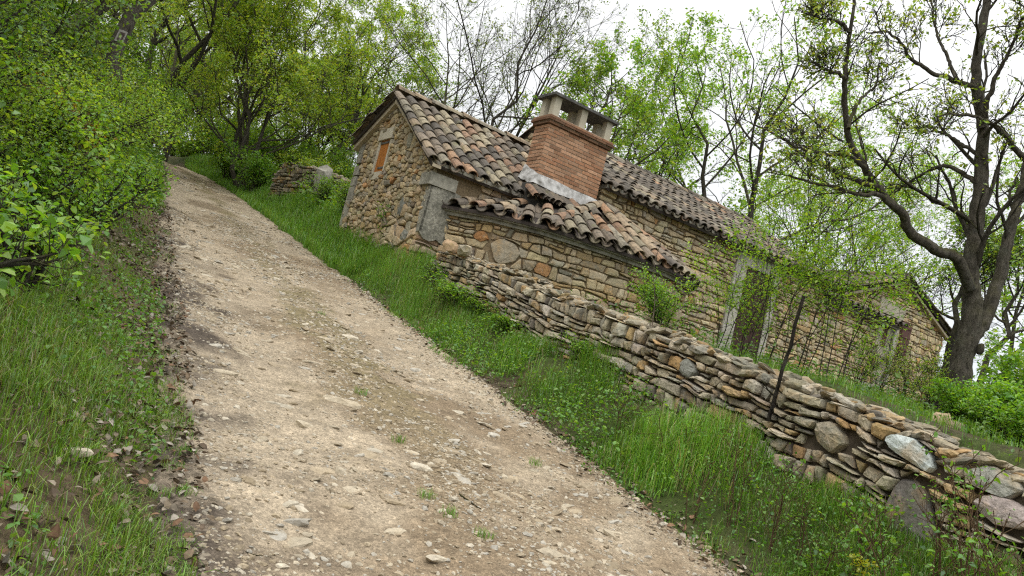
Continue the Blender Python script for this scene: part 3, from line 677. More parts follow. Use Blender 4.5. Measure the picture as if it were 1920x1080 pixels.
for lay, (o, za, zb) in enumerate(((.1, -.03, .03), (.16, .03, .085))):
    E1 = offs(o)
    for i in range(NQ - 1):
        a, b, c_, d = E1[i], E1[i + 1], E0[i + 1], E0[i]; v = np.array([(*p, z) for z in (zO + za, zO + zb) for p in (a, b, c_, d)])
        mb.add(v, [(3, 2, 1, 0), (4, 5, 6, 7), (0, 1, 5, 4), (1, 2, 6, 5), (2, 3, 7, 6), (3, 0, 4, 7)])
mb.build('cornice', MAT['concrete'], ov)
apex = np.array([3.5, -.1, 4.78 - Z0])
mb = MB(); E2 = offs(.2); zE = zO + .1
for i, (w8, sd) in enumerate(((WT_O, 41), (WT_O, 42), (WT_O, 43), (WT_O, 44), (WT_O, 45), (WT_D, 46), (WT_D, 47))):
    a = np.array([*E2[i], zE]); b = np.array([*E2[i + 1], zE]); ac = unit(b - a); W = np.linalg.norm(b - a)
    foot = a + ac * ((apex - a) @ ac); up = unit(apex - foot); H = np.linalg.norm(apex - foot); pa = (apex - a) @ ac
    mb.add(np.array([a, b, apex, a - (0, 0, .05), b - (0, 0, .05)]), [(0, 1, 2), (0, 3, 4, 1)], (.05, .04, .035))
    cl_ = lambda x, l, pa=pa, H=H, W=W: (l < H * (x / pa if x < pa else (W - x) / max(W - pa, 1e-3)) + .02) if pa > 0 else l < H * (1 - x / W) * .98
    tile_roof(mb, a, ac, up, W, H, sd, w8, pitch=.25, expo=.33, r=.105, clip=cl_)
    if i in (2, 5): ridge_tiles(mb, a + (apex - a) * .02, apex - (apex - a) * .06, 50 + i, [3, 3, 3, 1, 1, .5, 2, 3] if i != 2 else [3, 2, 1, 1, .5, .2, 1, 5], .115, .34, .06)
mb.build('oven_roof', MAT['tile'], ov)
# --- chimney
cu0, cu1, cv0, cv1 = 1.88, 3.32, -.12, .34; zc0, zc1 = 4.79 - Z0, 5.83 - Z0
mb = MB(); mb.box((cu0 + .01, cv0 + .01, zc0 - .9), (cu1 - .01, cv1 - .01, zc1), m=1)
g = rng_(71); nc = 15; ch = (zc1 - zc0) / nc
PB = np.array([(.93, .92, .9)]) * np.array([(.40, .215, .125), (.44, .25, .15), (.37, .19, .11), (.46, .275, .175), (.41, .245, .155), (.3, .17, .105)])
def brick_row(z, h, o, sh, dark=1.0, lw=.25):
    for face in range(4):
        a0, a1 = ((cu0 - o, cu1 + o) if face in (0, 2) else (cv0 - o, cv1 + o)); a = a0
        first = True
        while a < a1 - .02:
            L_ = lw * g.uniform(.92, 1.06) if not first else lw * (.5 if sh else .95); first = False
            e_ = min(a + L_, a1)
            if a1 - e_ < .07: e_ = a1
            c = PB[g.integers(len(PB))] * g.uniform(.8, 1.15) * dark; j = g.uniform(-.004, .005)
            lo, hi = a + .007, e_ - .007
            if face in (0, 2) : lo = max(lo, a0); hi = min(hi, a1)
            d = .1; z0_, z1_ = z + .008 + g.uniform(-.002, .002), z + h - .008
            if face == 0: mb.box((lo, cv0 - o - j, z0_), (hi, cv0 - o + d, z1_), c)
            if face == 2: mb.box((lo, cv1 + o - d, z0_), (hi, cv1 + o + j, z1_), c)
            if face == 1 and hi - lo > .03: mb.box((cu0 - o - j, max(lo, cv0 - o + .003), z0_ + .001), (cu0 - o + d, min(hi, cv1 + o - .003), z1_ - .001), c)
            if face == 3 and hi - lo > .03: mb.box((cu1 + o - d, max(lo, cv0 - o + .003), z0_ + .001), (cu1 + o + j, min(hi, cv1 + o - .003), z1_ - .001), c)
            a = e_
for i in range(nc): brick_row(zc0 + i * ch, ch, 0, i % 2)
brick_row(zc1, .055, .04, 0, .5); brick_row(zc1 + .055, .055, .075, 1, .42); brick_row(zc1 + .11, .055, .05, 0, .75)
mb.box((cu0 - .03, cv0 - .03, zc1 + .01), (cu1 + .03, cv1 + .03, zc1 + .172), m=1)
chim = mb.build('chimney', [MAT['brick'], MAT['brickmortar']], house)
zp = zc1 + .17; zq = zp + .36
for (a, b) in ((cu0 + .02, cv0 + .01), (cu0 + .02, cv1 - .15), ((cu0 + cu1) / 2 - .07, cv0 + .01), ((cu0 + cu1) / 2 - .07, cv1 - .15), (cu1 - .16, cv0 + .01), (cu1 - .16, cv1 - .15)):
    mb = MB(); mb.box((a, b, zp + .001), (a + .14, b + .14, zq)); mb.build('chimney_post', MAT['whitestone'], chim)
mb = MB(); o = .065
v = np.array([(cu0 - o, cv0 - o, zq), (cu1 + o, cv0 - o, zq), (cu1 + o, cv1 + o, zq), (cu0 - o, cv1 + o, zq), (cu0 - o, cv0 - o, zq + .05), (cu1 + o, cv0 - o, zq + .05), (cu1 + o, cv1 + o, zq + .05), (cu0 - o, cv1 + o, zq + .05), (cu0 + .2, (cv0 + cv1) / 2, zq + .11), (cu1 - .2, (cv0 + cv1) / 2, zq + .11)])
mb.add(v, [(3, 2, 1, 0), (0, 1, 5, 4), (1, 2, 6, 5), (2, 3, 7, 6), (3, 0, 4, 7), (4, 5, 9, 8), (5, 6, 9), (6, 7, 8, 9), (7, 4, 8)]); mb.build('chimney_cap', MAT['cap'], chim)
mb = MB(); g = rng_(72)
# lime flashing band round the foot
def band(pts, z0_, z1_, out):
    P = []; n_ = len(pts)
    for i in range(n_ - 1): P += [pts[i] + (pts[i + 1] - pts[i]) * j / 7 for j in range(7)]
    P = np.array(P + [pts[-1]]); e_ = unit(np.diff(P, axis=0)); nn = np.stack([e_[:, 1], -e_[:, 0]], 1); nv = np.concatenate([nn[:1], nn[:-1] + nn[1:], nn[-1:]]); nv = nv / np.maximum(np.abs(nv).max(1, keepdims=True), 1e-6)
    F_ = np.linspace(0, 1, len(P)); za = np.array([z0_(q) for q in F_]); zb = np.array([z1_(q) for q in F_]); m_ = len(P); k_ = out * (1 + .12 * np.sin(F_ * 31))[:, None]
    v = np.concatenate([np.c_[P + nv * k_, za], np.c_[P + nv * (.35 * k_ + .01), (za + zb) / 2 + .01], np.c_[P + nv * .014, zb], np.c_[P - nv * .04, zb - .01]]); i = np.arange(m_ - 1)
    mb.add(v, np.concatenate([np.stack([a * m_ + i, a * m_ + i + 1, (a + 1) * m_ + i + 1, (a + 1) * m_ + i], 1) for a in range(3)]))
c00, c10, c01, c11 = np.array([cu0, cv0]), np.array([cu1, cv0]), np.array([cu0, cv1]), np.array([cu1, cv1])
zf0 = lambda f: np.interp(f, [0, .33, .4, .66, 1], [.02, -.12, -.14, -.16, .05]) + zc0 + .012 * math.sin(f * 40); zf1 = lambda f: np.interp(f, [0, .33, .66, 1], [.3, .1, .05, .22]) + zc0 + .008 * math.sin(f * 33)
band([c01, c00, c10, c11], zf0, zf1, .1)
mb.build('flashing', MAT['flash'], chim, True)
# sooty mortar gully between the chimney foot and the oven roof
mb = MB(); n_ = 14
for i in range(n_):
    u0_ = 1.75 + i * .12; zz = zA + .28 + .02 * g.normal(); 
    th = np.linspace(0, math.pi, 7); rr = .085 + .02 * g.random()
    ringA = [np.array([u0_ + rr * math.cos(q), -.17 - .02 * g.random(), zz - .1 + rr * math.sin(q)]) for q in th]; ringB = [p + np.array([0, -.3 - .07 * g.random(), -.2]) for p in ringA]
    mb.add(np.array(ringA + ringB), [(j, j + 1, j + 8, j + 7) for j in range(6)], PAL_T[g.choice([3, 4, 5, 4, 0])] * .8)
slab(mb, fplane(0), [(1.7, zA - .35), (3.5, zA - .35), (3.5, zA + .25), (1.7, zA + .25)], 0, .2, (.07, .065, .058))
mb.build('gully_tiles', MAT['tile'], house)

# ------------------------------------------------------------------ dry stone wall along the track
wa = np.array(xy(10.75, 4.74)); wb_ = np.array(xy(.6, 5.12)); WL = np.linalg.norm(wb_ - wa); wdir = (wb_ - wa) / WL; wnorm = np.array([wdir[1], -wdir[0]])
if wnorm @ (-NT) < 0: wnorm = -wnorm
def w_s(q): return 10.75 + (.6 - 10.75) * q / WL
def w_top(q): s = w_s(q); return .045 * fbm(s * 2.6, s * 0, 90) + np.interp(s, [0, 2.32, 3.41, 4.44, 5.85, 6.75, 7.88, 8.76, 9.71, 10.8], [1.26, 1.6, 1.79, 1.97, 2.19, 2.3, 2.46, 2.66, 2.8, 2.91])
def w_foot(q): s = w_s(q); return w_top(q) - np.interp(s, [0, 3, 6, 9, 11], [1.0, 1.0, .92, .9, .9])
WH = 1.0
def wmap(a, b, d):
    a = np.asarray(a, float); z = w_foot(a) + b / WH * (w_top(a) - w_foot(a)); p = wa + wdir * a[:, None] + wnorm * (np.asarray(d, float) - .08 * np.asarray(b))[:, None]
    wob = .05 * fbm(a * .8, a * 0, 88)
    return np.stack([p[:, 0] + wnorm[0] * wob, p[:, 1] + wnorm[1] * wob, z + .035 * fbm(a * 1.4, b * 1.5, 89)], -1)
mb = MB(); dw_ = empty('dry_stone_wall', (*(wa + wdir * WL / 2), float(w_foot(WL / 2))), label='long low dry stone wall sloping down to the right beside the grassy verge', cat='wall')
lo = np.array(dw_.location)
half = WL * .5
qq = lambda s: (10.75 - s) / (10.75 - .6) * WL
stones(mb, [(0, 0), (half, 0), (half, WH), (0, WH)], lambda a, b, d: wmap(a, b, d) - lo, .165, .085, 61, .085, gap=.008, course=True, pal=PAL_D, pw=PW_D, jit=.9, sink=.06)
stones(mb, [(half, 0), (WL, 0), (WL, WH), (half, WH)], lambda a, b, d: wmap(a, b, d) - lo, .17, .095, 62, .085, gap=.008, course=True, pal=PAL_D, pw=PW_D, jit=.9, sink=.06,
       specials=[(qq(2.86), .46, .17, .34, (.13, .12, .105)), (qq(3.55), .74, .15, .13, (.38, .34, .26)), (qq(2.95), .92, .2, .09, (.44, .44, .43)), (qq(2.35), .8, .17, .1, (.42, .38, .32)), (qq(2.45), .95, .18, .09, (.43, .41, .37)), (qq(5.1), .8, .12, .1, (.2, .2, .17))])
n_ = 60; a = np.linspace(-.02, WL, n_); ft = []; 
for d_, b_ in ((-.0, -.5), (-.0, WH - .06), (-.45, WH - .08), (-.45, -.5)):
    ft.append(wmap(a, np.full(n_, b_), np.full(n_, d_)) - lo)
i = np.arange(n_ - 1); F = []
for j in range(4):
    k_ = (j + 1) % 4; F += [(j * n_ + x, k_ * n_ + x, k_ * n_ + x + 1, j * n_ + x + 1) for x in i]
F += [(0, n_, 2 * n_, 3 * n_), (4 * n_ - 1, 3 * n_ - 1, 2 * n_ - 1, n_ - 1)]
mb.add(np.concatenate(ft), F, m=1)
mb.build('stone_face', [MAT['drystone'], MAT['gap']], dw_)

ICO_V = None
def ico():
    global ICO_V
    if ICO_V is None:
        p = (1 + 5 ** .5) / 2
        v = np.array([(-1, p, 0), (1, p, 0), (-1, -p, 0), (1, -p, 0), (0, -1, p), (0, 1, p), (0, -1, -p), (0, 1, -p), (p, 0, -1), (p, 0, 1), (-p, 0, -1), (-p, 0, 1)], float)
        f = np.array([(0, 11, 5), (0, 5, 1), (0, 1, 7), (0, 7, 10), (0, 10, 11), (1, 5, 9), (5, 11, 4), (11, 10, 2), (10, 7, 6), (7, 1, 8), (3, 9, 4), (3, 4, 2), (3, 2, 6), (3, 6, 8), (3, 8, 9), (4, 9, 5), (2, 4, 11), (6, 2, 10), (8, 6, 7), (9, 8, 1)])
        v = unit(v); vs_ = [tuple(x) for x in v]; cache = {}
        def mid(a, b):
            kk = (min(a, b), max(a, b))
            if kk not in cache: cache[kk] = len(vs_); vs_.append(tuple(unit((np.array(vs_[a]) + np.array(vs_[b])) / 2)))
            return cache[kk]
        f2 = []
        for a, b, c in f:
            x, y, z = mid(a, b), mid(b, c), mid(c, a); f2 += [(a, x, z), (b, y, x), (c, z, y), (x, y, z)]
        ICO_V = (v, f, np.array(vs_), np.array(f2))
    return ICO_V
def rocks(mb, P, size, rz, cols, seed, hi=False, jag=.28):
    """P (B,3); size (B,3); angular lumps"""
    g = rng_(seed); v0, f0, v1, f1 = ico(); V, F = (v1, f1) if hi else (v0, f0); B = len(P); n = len(V)
    v = V[None] * (1 + g.uniform(-jag, jag, (B, n))[..., None])
    v = np.sign(v) * np.abs(v) ** .8
    v = v * size[:, None]; tl = g.normal(0, .18, (B, 2)); v[..., 2] += v[..., 0] * tl[:, :1] + v[..., 1] * tl[:, 1:]
    c, s = np.cos(rz)[:, None], np.sin(rz)[:, None]
    v = np.stack([v[..., 0] * c - v[..., 1] * s, v[..., 0] * s + v[..., 1] * c, v[..., 2]], -1) + P[:, None]
    mb.add(v.reshape(-1, 3), (F[None] + (np.arange(B) * n)[:, None, None]).reshape(-1, 3), np.repeat(cols, n, 0))
# coping rubble lying along the top of the wall
g = rng_(63); B = 800; a = g.uniform(0, WL, B); dd = -g.uniform(-.03, .75, B) ; top = wmap(a, np.full(B, WH), dd)
sz = np.c_[g.uniform(.03, .13, B), g.uniform(.03, .08, B), g.uniform(.015, .04, B)]; top[:, 2] += g.uniform(-.02, .045, B)
mb = MB(); rocks(mb, top - lo, sz, math.atan2(wdir[1], wdir[0]) + g.normal(0, .5, B), PAL_D[g.choice(len(PAL_D), B, p=PW_D)] * g.uniform(.65, 1.05, (B, 1)), 64, True, .24)
mb.build('coping_stones', MAT['drystone'], dw_)
# loose rubble at the wall's upper end and by the oak
def lump(name, px, py, d, size, col, label, cat='stone', group=None, seed=0, mat='drystone', dz=0):
    p = at(px, py, d); mb = MB(); rocks(mb, np.zeros((1, 3)), np.array([size]), np.array([seed * 1.3]), np.array([col]), 100 + seed, True, .24)
    o = mb.build(name, MAT[mat], loc=(p[0], p[1], p[2] + dz)); return tag(o, label, cat, group)
lump('boulder', 845, 462, 11.2, (.14, .1, .08), (.36, .25, .15), 'orange tinged rough boulder at the upper end of the dry stone wall', 'boulder', seed=1)
lump('boulder', 872, 470, 11.0, (.11, .1, .08), (.42, .37, .28), 'pale rough boulder next to the orange one at the upper end of the wall', 'boulder', seed=2)
lump('boulder', 1765, 790, 6.6, (.09, .08, .075), (.4, .3, .19), 'tan boulder lying behind the wall at the foot of the big oak', 'boulder', seed=3)
lump('boulder', 1790, 812, 6.3, (.075, .07, .1), (.36, .28, .19), 'upright brown boulder behind the wall just right of the oak foot', 'boulder', seed=4)
lump('boulder', 1700, 778, 6.8, (.085, .07, .05), (.42, .4, .34), 'grey boulder behind the wall just left of the oak foot', 'boulder', seed=5)

# ruined wall up the track
rw = empty('ruined_wall', (*at(575, 390, 21)[:2], 4.2), label='ruined grey rubble wall beside the track above the house gable', cat='wall')
lo = np.array(rw.location); p0 = at(505, 375, 22)[:2]; p1 = at(668, 390, 19)[:2]; e_ = (p1 - p0) / np.linalg.norm(p1 - p0); nn = np.array([e_[1], -e_[0]]); RL = np.linalg.norm(p1 - p0)
mb = MB(); zb = 3.7
def rmap(a, b, d): a = np.asarray(a, float); q = p0 + e_ * a[:, None] + nn * np.asarray(d, float)[:, None]; return np.c_[q, zb + np.asarray(b)] - lo
out = [(0, 0), (RL, -.2), (RL, 1.15), (RL * .45, 1.6), (RL * .1, 1.75), (0, 1.3)]
stones(mb, out, rmap, .2, .12, 65, .09, gap=.01, course=True, pal=PAL_D * .75, pw=PW_D, sink=.08); slab(mb, rmap, [(x, y - .04) for x, y in out], .0, -.6, m=1)
mb.build('stone_face', [MAT['drystone'], MAT['gap']], rw)
B = 90; a = g.uniform(0, RL, B); mb = MB(); tz = np.interp(a, [0, RL * .1, RL * .45, RL], [1.3, 1.75, 1.6, 1.15])
rocks(mb, rmap(a, tz, -g.uniform(0, .5, B)), np.c_[g.uniform(.06, .14, B), g.uniform(.05, .1, B), g.uniform(.03, .07, B)], g.uniform(0, 6, B), PAL_D[g.choice(len(PAL_D), B, p=PW_D)] * .8, 66, True, .16); mb.build('coping_stones', MAT['drystone'], rw)
lump('concrete_block', 605, 338, 19.6, (.26, .2, .38), (.33, .33, .31), 'pale grey weathered block standing at the end of the ruined wall', 'block', seed=7, mat='concrete')
# dark tarpaulin behind it
p = at(630, 340, 20.4); mb = MB(); uu, vv = np.meshgrid(np.linspace(-1, 1, 17), np.linspace(-1, 1, 11), indexing='ij')
zz = .32 * (1 - uu ** 2 * .7 - vv ** 2 * .9) + .03 * fbm(uu * 4, vv * 4, 5); i = np.arange(uu.size).reshape(uu.shape)
F = np.stack([i[:-1, :-1].ravel(), i[1:, :-1].ravel(), i[1:, 1:].ravel(), i[:-1, 1:].ravel()], 1); mb.add(np.c_[uu.ravel() * .62, vv.ravel() * .4, zz.ravel()], F)
tp = mb.build('tarpaulin', MAT['tarp'], None, True, (p[0], p[1], p[2] - .15)); tp.rotation_euler = (0, .12, -.5); tag(tp, 'dark tarpaulin draped over a heap between the ruined wall and the house', 'tarpaulin')

# ------------------------------------------------------------------ vegetation builders
def grow(r, P, Rr, n, t0, ang, ratio, k, wob, up, t1=1.0, rk=.6, taper=.35, minlen=.0, flat=0.):
    B, K, _ = P.shape; Ls = np.linalg.norm(np.diff(P, axis=1), axis=2).sum(1)
    par = np.repeat(np.arange(B), n); t = t0 + (t1 - t0) * ((np.tile(np.arange(n), B) + r.random(B * n)) / n)
    f = np.clip(t, 0, .999) * (K - 1); i = f.astype(int); fr = (f - i)[:, None]
    pos = P[par, i] * (1 - fr) + P[par, i + 1] * fr; rad = Rr[par, i] * (1 - fr[:, 0]) + Rr[par, i + 1] * fr[:, 0]
    tan = unit(P[par, i + 1] - P[par, i]); az = np.tile(np.arange(n), B) * 2.4 + np.repeat(r.uniform(0, 6.28, B), n) + r.normal(0, .5, B * n)
    ref = np.where(np.abs(tan[:, 2:]) > .9, np.array([[1., 0, 0]]), np.array([[0, 0, 1.]])); x = unit(np.cross(tan, ref)); y = np.cross(tan, x)
    perp = x * np.cos(az)[:, None] + y * np.sin(az)[:, None]; a = ang * r.uniform(.65, 1.3, B * n)
    d = unit(tan * np.cos(a)[:, None] + perp * np.sin(a)[:, None] + np.array([0, 0, up]))
    if flat: d[:, 2] *= (1 - flat); d = unit(d)
    ln = np.maximum(Ls[par] * ratio * (1 - .55 * (t - t0) / max(t1 - t0, .01)) * r.uniform(.65, 1.3, B * n), minlen)
    pts = [pos]; step = (ln / (k - 1))[:, None]
    for j in range(k - 1):
        d = unit(d + wob * r.normal(size=d.shape) + np.array([0, 0, up * .35])); pts.append(pts[-1] + d * step)
    r0 = np.minimum(rad * rk, ln * .045 + .002)
    return np.stack(pts, 1), r0[:, None] * np.linspace(1, taper, k)[None]
def tubes(mb, P, Rr, ns, col, m=0, knob=0.):
    B, K, _ = P.shape; tan = np.empty_like(P); tan[:, 1:-1] = P[:, 2:] - P[:, :-2]; tan[:, 0] = P[:, 1] - P[:, 0]; tan[:, -1] = P[:, -1] - P[:, -2]; tan = unit(tan)
    main = unit(P[:, -1] - P[:, 0]); ref = np.where(np.abs(main[:, 2:]) > .8, np.array([[1., 0, 0]]), np.array([[0, 0, 1.]]))[:, None]
    x = unit(np.cross(tan, np.broadcast_to(ref, tan.shape))); y = np.cross(tan, x); th = np.arange(ns) * 2 * math.pi / ns
    V = P[:, :, None] + Rr[:, :, None, None] * (x[:, :, None] * np.cos(th)[None, None, :, None] + y[:, :, None] * np.sin(th)[None, None, :, None])
    if knob:
        rg = rng_(int(B * 77 + K)); V = P[:, :, None] + (V - P[:, :, None]) * (1 + knob * rg.normal(size=V.shape[:3]))[..., None]
    i = np.arange(ns); q = np.concatenate([np.stack([j * ns + i, j * ns + (i + 1) % ns, (j + 1) * ns + (i + 1) % ns, (j + 1) * ns + i], 1) for j in range(K - 1)])
    F = (q[None] + (np.arange(B) * K * ns)[:, None, None]).reshape(-1, 4); mb.add(V.reshape(-1, 3), F, col, m)
def leaves(mb, r, C, size, cols, droop=.2, flat=.5, six=False, wr=.55):
    """one small face per leaf at centres C, random headings; flat 0..1 = how level they lie"""
    B = len(C); az = r.uniform(0, 6.283, B); el = r.normal(-droop, .5, B)
    d = np.stack([np.cos(az) * np.cos(el), np.sin(az) * np.cos(el), np.sin(el)], 1)
    n = unit(r.normal(size=(B, 3)) * (1 - flat) + np.array([0, 0, 1.]) * flat + 1e-3); s = unit(np.cross(d, n)); n = np.cross(s, d)
    L_ = size * r.uniform(.45, 1.45, B); W = L_ * wr * r.uniform(.8, 1.2, B); d = d * L_[:, None]; s = s * W[:, None] * .5; n = n * L_[:, None] * .12
    if six: V = np.stack([C, C + d * .3 + s + n, C + d * .7 + s * .8 + n, C + d, C + d * .7 - s * .8 + n, C + d * .3 - s + n], 1); k = 6
    else: V = np.stack([C, C + d * .5 + s + n, C + d, C + d * .5 - s + n], 1); k = 4
    c = np.repeat(cols, k, 0); mb.add(V.reshape(-1, 3), np.arange(B * k).reshape(B, k), c)
LEAFC = np.array([(.25, .41, .04), (.2, .37, .035), (.31, .44, .05), (.15, .29, .03), (.34, .42, .07)])
def leafcol(r, B, tint=(1, 1, 1), pal=LEAFC): return pal[r.integers(len(pal), size=B)] * r.uniform(.75, 1.2, (B, 1)) * np.array(tint)
def tip_leaves(mb, r, P, per, size, tint, spread, bare=.0, t0=.35, keepclump=1., six=False, flat=.5, pal=LEAFC):
    B, K, _ = P.shape; sel = np.arange(B)[r.random(B) > bare]; par = np.repeat(sel, per); t = t0 + (1 - t0) * r.random(len(par)) ** .6; f = np.clip(t, 0, .999) * (K - 1); i = f.astype(int); fr = (f - i)[:, None]
    C = P[par, i] * (1 - fr) + P[par, i + 1] * fr + r.normal(0, spread, (len(par), 3)); bt = np.repeat(r.uniform(.78, 1.2, B)[sel], per)[:, None]
    leaves(mb, r, C, size, leafcol(r, len(C), tint, pal) * bt, six=six, flat=flat)
BARK = np.array([.07, .062, .05])
def wig(r, base, top, k, wob):
    p = np.linspace(0, 1, k)[:, None]; q = np.array(base) * (1 - p) + np.array(top) * p; q[1:-1] += r.normal(0, wob, (k - 2, 3)) * np.array([1, 1, .3]); return q
def smooth_path(pts, k):
    pts = np.array(pts, float); t = np.linspace(0, len(pts) - 1, k); i = np.clip(t.astype(int), 0, len(pts) - 2); f = (t - i)[:, None]
    g_ = lambda j: pts[np.clip(j, 0, len(pts) - 1)]
    a, b, c, d = g_(i - 1), g_(i), g_(i + 1), g_(i + 2)
    return .5 * ((2 * b) + (c - a) * f + (2 * a - 5 * b + 4 * c - d) * f ** 2 + (3 * b - a - 3 * c + d) * f ** 3)
def oak(name, seed, H, stems=1, r0=.16, per=7, size=.1, tint=(1, 1, 1), bare=.25, lean=(0, 0), spread=.09, l1=9, l2=6, l3=5, low=.25, wide=.55, pal=LEAFC, bark=BARK, label=None, cat='tree', group=None, loc=(0, 0, 0), up=.22):
    r = rng_(seed); root = empty(name, loc, label=label, cat=cat, group=group); mbt = MB(); mbl = MB(); k = 10
    tr = []; rr = []
    for i in range(stems):
        a = r.uniform(0, 6.28) if stems > 1 else 0; sp = (.28 if stems > 1 else .05) * H
        top = np.array([lean[0] * H + sp * math.cos(a), lean[1] * H + sp * math.sin(a), H * r.uniform(.82, 1)])
        tr.append(wig(r, (.12 * math.cos(a) * (stems > 1), .12 * math.sin(a) * (stems > 1), -.25), top, k, H * .022)); rr.append(r0 * (1 if stems == 1 else .75) * np.r_[1.35, 1.05, np.linspace(.95, .12, k - 2)])
    P0 = np.array(tr); R0 = np.array(rr); tubes(mbt, P0, R0, 9, bark)
    P1, R1 = grow(r, P0, R0, l1, low, 1.0, wide, 9, .16, up, .97); tubes(mbt, P1, R1, 6, bark)
    P2, R2 = grow(r, P1, R1, l2, .25, .85, .5, 7, .2, up * .8, .98); tubes(mbt, P2, R2, 5, bark * .95)
    P3, R3 = grow(r, P2, R2, l3, .2, .8, .5, 5, .22, up * .7, .98, minlen=.25); R3 = np.maximum(R3, .0045); tubes(mbt, P3, R3, 3, bark * .9)
    P4, R4 = grow(r, P3, R3, 3, .2, .75, .6, 4, .2, .15, 1., minlen=.16); R4 = np.maximum(R4, .0032); tubes(mbt, P4, R4, 3, bark * .9)
    if per: tip_leaves(mbl, r, P4, per + 1, size, tint, spread * .7, bare + .1, .5, pal=pal); tip_leaves(mbl, r, P3, max(1, per // 2), size * .85, tint, spread, bare, .4, pal=pal)
    mbt.build('trunk', MAT['bark'], root, True)
    if per: mbl.build('crown', MAT['leaf'], root)
    return root
def shrub(name, seed, H, W, nst=9, per=5, size=.05, tint=(1, 1, 1), six=True, bare=.1, pal=LEAFC, up=.15, l2=9, l3=5, spread=.03, flat=.6, stemc=BARK, loc=(0, 0, 0), label=None, cat='shrub', group=None, wr=.55, r0=.014, lean=(0, 0)):
    r = rng_(seed); root = empty(name, loc, label=label, cat=cat, group=group); mbs = MB(); mbl = MB(); tr = []; k = 8
    for i in range(nst):
        a = r.uniform(0, 6.28); w = W * r.random() ** .6; tr.append(smooth_path([(.08 * W * math.cos(a), .08 * W * math.sin(a), -.1), (.4 * w * math.cos(a), .4 * w * math.sin(a), H * .45), (w * math.cos(a) + lean[0] * H, w * math.sin(a) + lean[1] * H, H * r.uniform(.55, 1))], k) + r.normal(0, .012 * H, (k, 3)))
    P0 = np.array(tr); R0 = np.full((nst, 1), r0) * np.linspace(1, .3, k)[None]; tubes(mbs, P0, R0, 5, stemc)
    P1, R1 = grow(r, P0, R0, l2, .2, .9, .42, 6, .15, up, 1.); tubes(mbs, P1, np.maximum(R1, .002), 3, stemc)
    P2, R2 = grow(r, P1, R1, l3, .15, .8, .5, 4, .15, up * .6, 1., minlen=.07); tubes(mbs, P2, np.maximum(R2, .0014), 3, stemc)
    tip_leaves(mbl, r, P2, per, size, tint, spread, bare, .1, six=six, flat=flat, pal=pal); tip_leaves(mbl, r, P1, per, size, tint, spread, bare, .1, six=six, flat=flat, pal=pal)
    mbs.build('stem', MAT['bark'], root, True); mbl.build('foliage', MAT['leaf'], root); return root
def base(px, py, d): p = at(px, py, d); return np.array([p[0], p[1], float(gxy(p[0], p[1]))])
def hgt(px, py, d, b): return at(px, py, d)[2] - b[2]
#@@VEG
# ------------------------------------------------------------------ the big oak behind the wall
r = rng_(200)
ok_ = base(1780, 790, 8.4); oakr = empty('oak_tree', ok_, label='big mossy forked oak with sparse young leaves, standing behind the wall at the right', cat='tree')
def limb(pts, d0, d1, w0, w1, k=14):
    n = len(pts); ds = np.linspace(d0, d1, n); P = smooth_path([at(p[0], p[1], d) - ok_ for p, d in zip(pts, ds)], k) + r.normal(0, .006, (k, 3)); return P, np.linspace(w0, w1, k) * .72
LM = [limb([(1768, 860), (1782, 780), (1800, 700), (1818, 620), (1823, 560), (1818, 500), (1830, 430), (1838, 340), (1842, 240), (1830, 140), (1845, 40), (1860, -80)], 8.4, 8.6, .19, .05, 24),
      limb([(1822, 540), (1800, 490), (1770, 474), (1740, 462), (1705, 430), (1690, 400), (1660, 370), (1640, 345), (1620, 310), (1600, 275), (1587, 235), (1585, 190), (1583, 150), (1590, 100), (1597, 40), (1600, -40)], 8.4, 7.6, .088, .02, 26),
      limb([(1672, 385), (1650, 366), (1615, 364), (1570, 352), (1520, 342), (1478, 330)], 8.0, 7.4, .04, .012),
      limb([(1645, 352), (1600, 335), (1560, 318), (1520, 300), (1490, 280), (1470, 260), (1430, 240), (1405, 230)], 7.95, 8.6, .045, .01),
      limb([(1622, 314), (1590, 292), (1545, 287), (1505, 280), (1470, 262)], 7.9, 7.0, .035, .01),
      limb([(1587, 150), (1570, 138), (1550, 132), (1530, 118)], 7.7, 7.4, .03, .01), limb([(1592, 60), (1575, 42), (1545, 36), (1520, 30)], 7.65, 7.5, .03, .01),
      limb([(1590, 240), (1610, 190), (1640, 160), (1650, 110)], 7.8, 8.4, .03, .008),
      limb([(1818, 640), (1850, 590), (1868, 540), (1885, 470), (1905, 390), (1925, 310), (1945, 200), (1950, 60)], 8.45, 8.9, .115, .045, 18),
      limb([(1840, 350), (1805, 324), (1765, 312), (1725, 330), (1690, 352), (1660, 370)], 8.5, 9.3, .042, .01),
      limb([(1835, 170), (1790, 150), (1750, 135), (1710, 115), (1690, 80), (1660, 60), (1625, 64)], 8.55, 8.0, .042, .01),
      limb([(1795, 152), (1770, 95), (1752, 40), (1740, -30)], 8.4, 8.9, .03, .01),
      limb([(1920, 300), (1885, 255), (1850, 228), (1800, 215), (1760, 218)], 8.8, 7.8, .05, .01),
      limb([(1842, 240), (1860, 160), (1895, 90), (1925, 20)], 8.5, 8.0, .045, .012), limb([(1840, 300), (1790, 260), (1740, 240), (1690, 240)], 8.5, 9.4, .035, .01)]
mbt = MB(); mbl = MB()
for P, W in LM:
    kq = len(W) * 3; Pq = smooth_path(P, kq) + r.normal(0, .004, (kq, 3)); tubes(mbt, Pq[None], (np.interp(np.linspace(0, 1, kq), np.linspace(0, 1, len(W)), W) * r.uniform(.96, 1.05, kq))[None], 14, BARK * 1.5, knob=.05)
K_ = 14; LP = np.stack([smooth_path(P, K_) for P, W in LM]); LW = np.stack([np.interp(np.linspace(0, 1, K_), np.linspace(0, 1, len(W)), W) for P, W in LM])
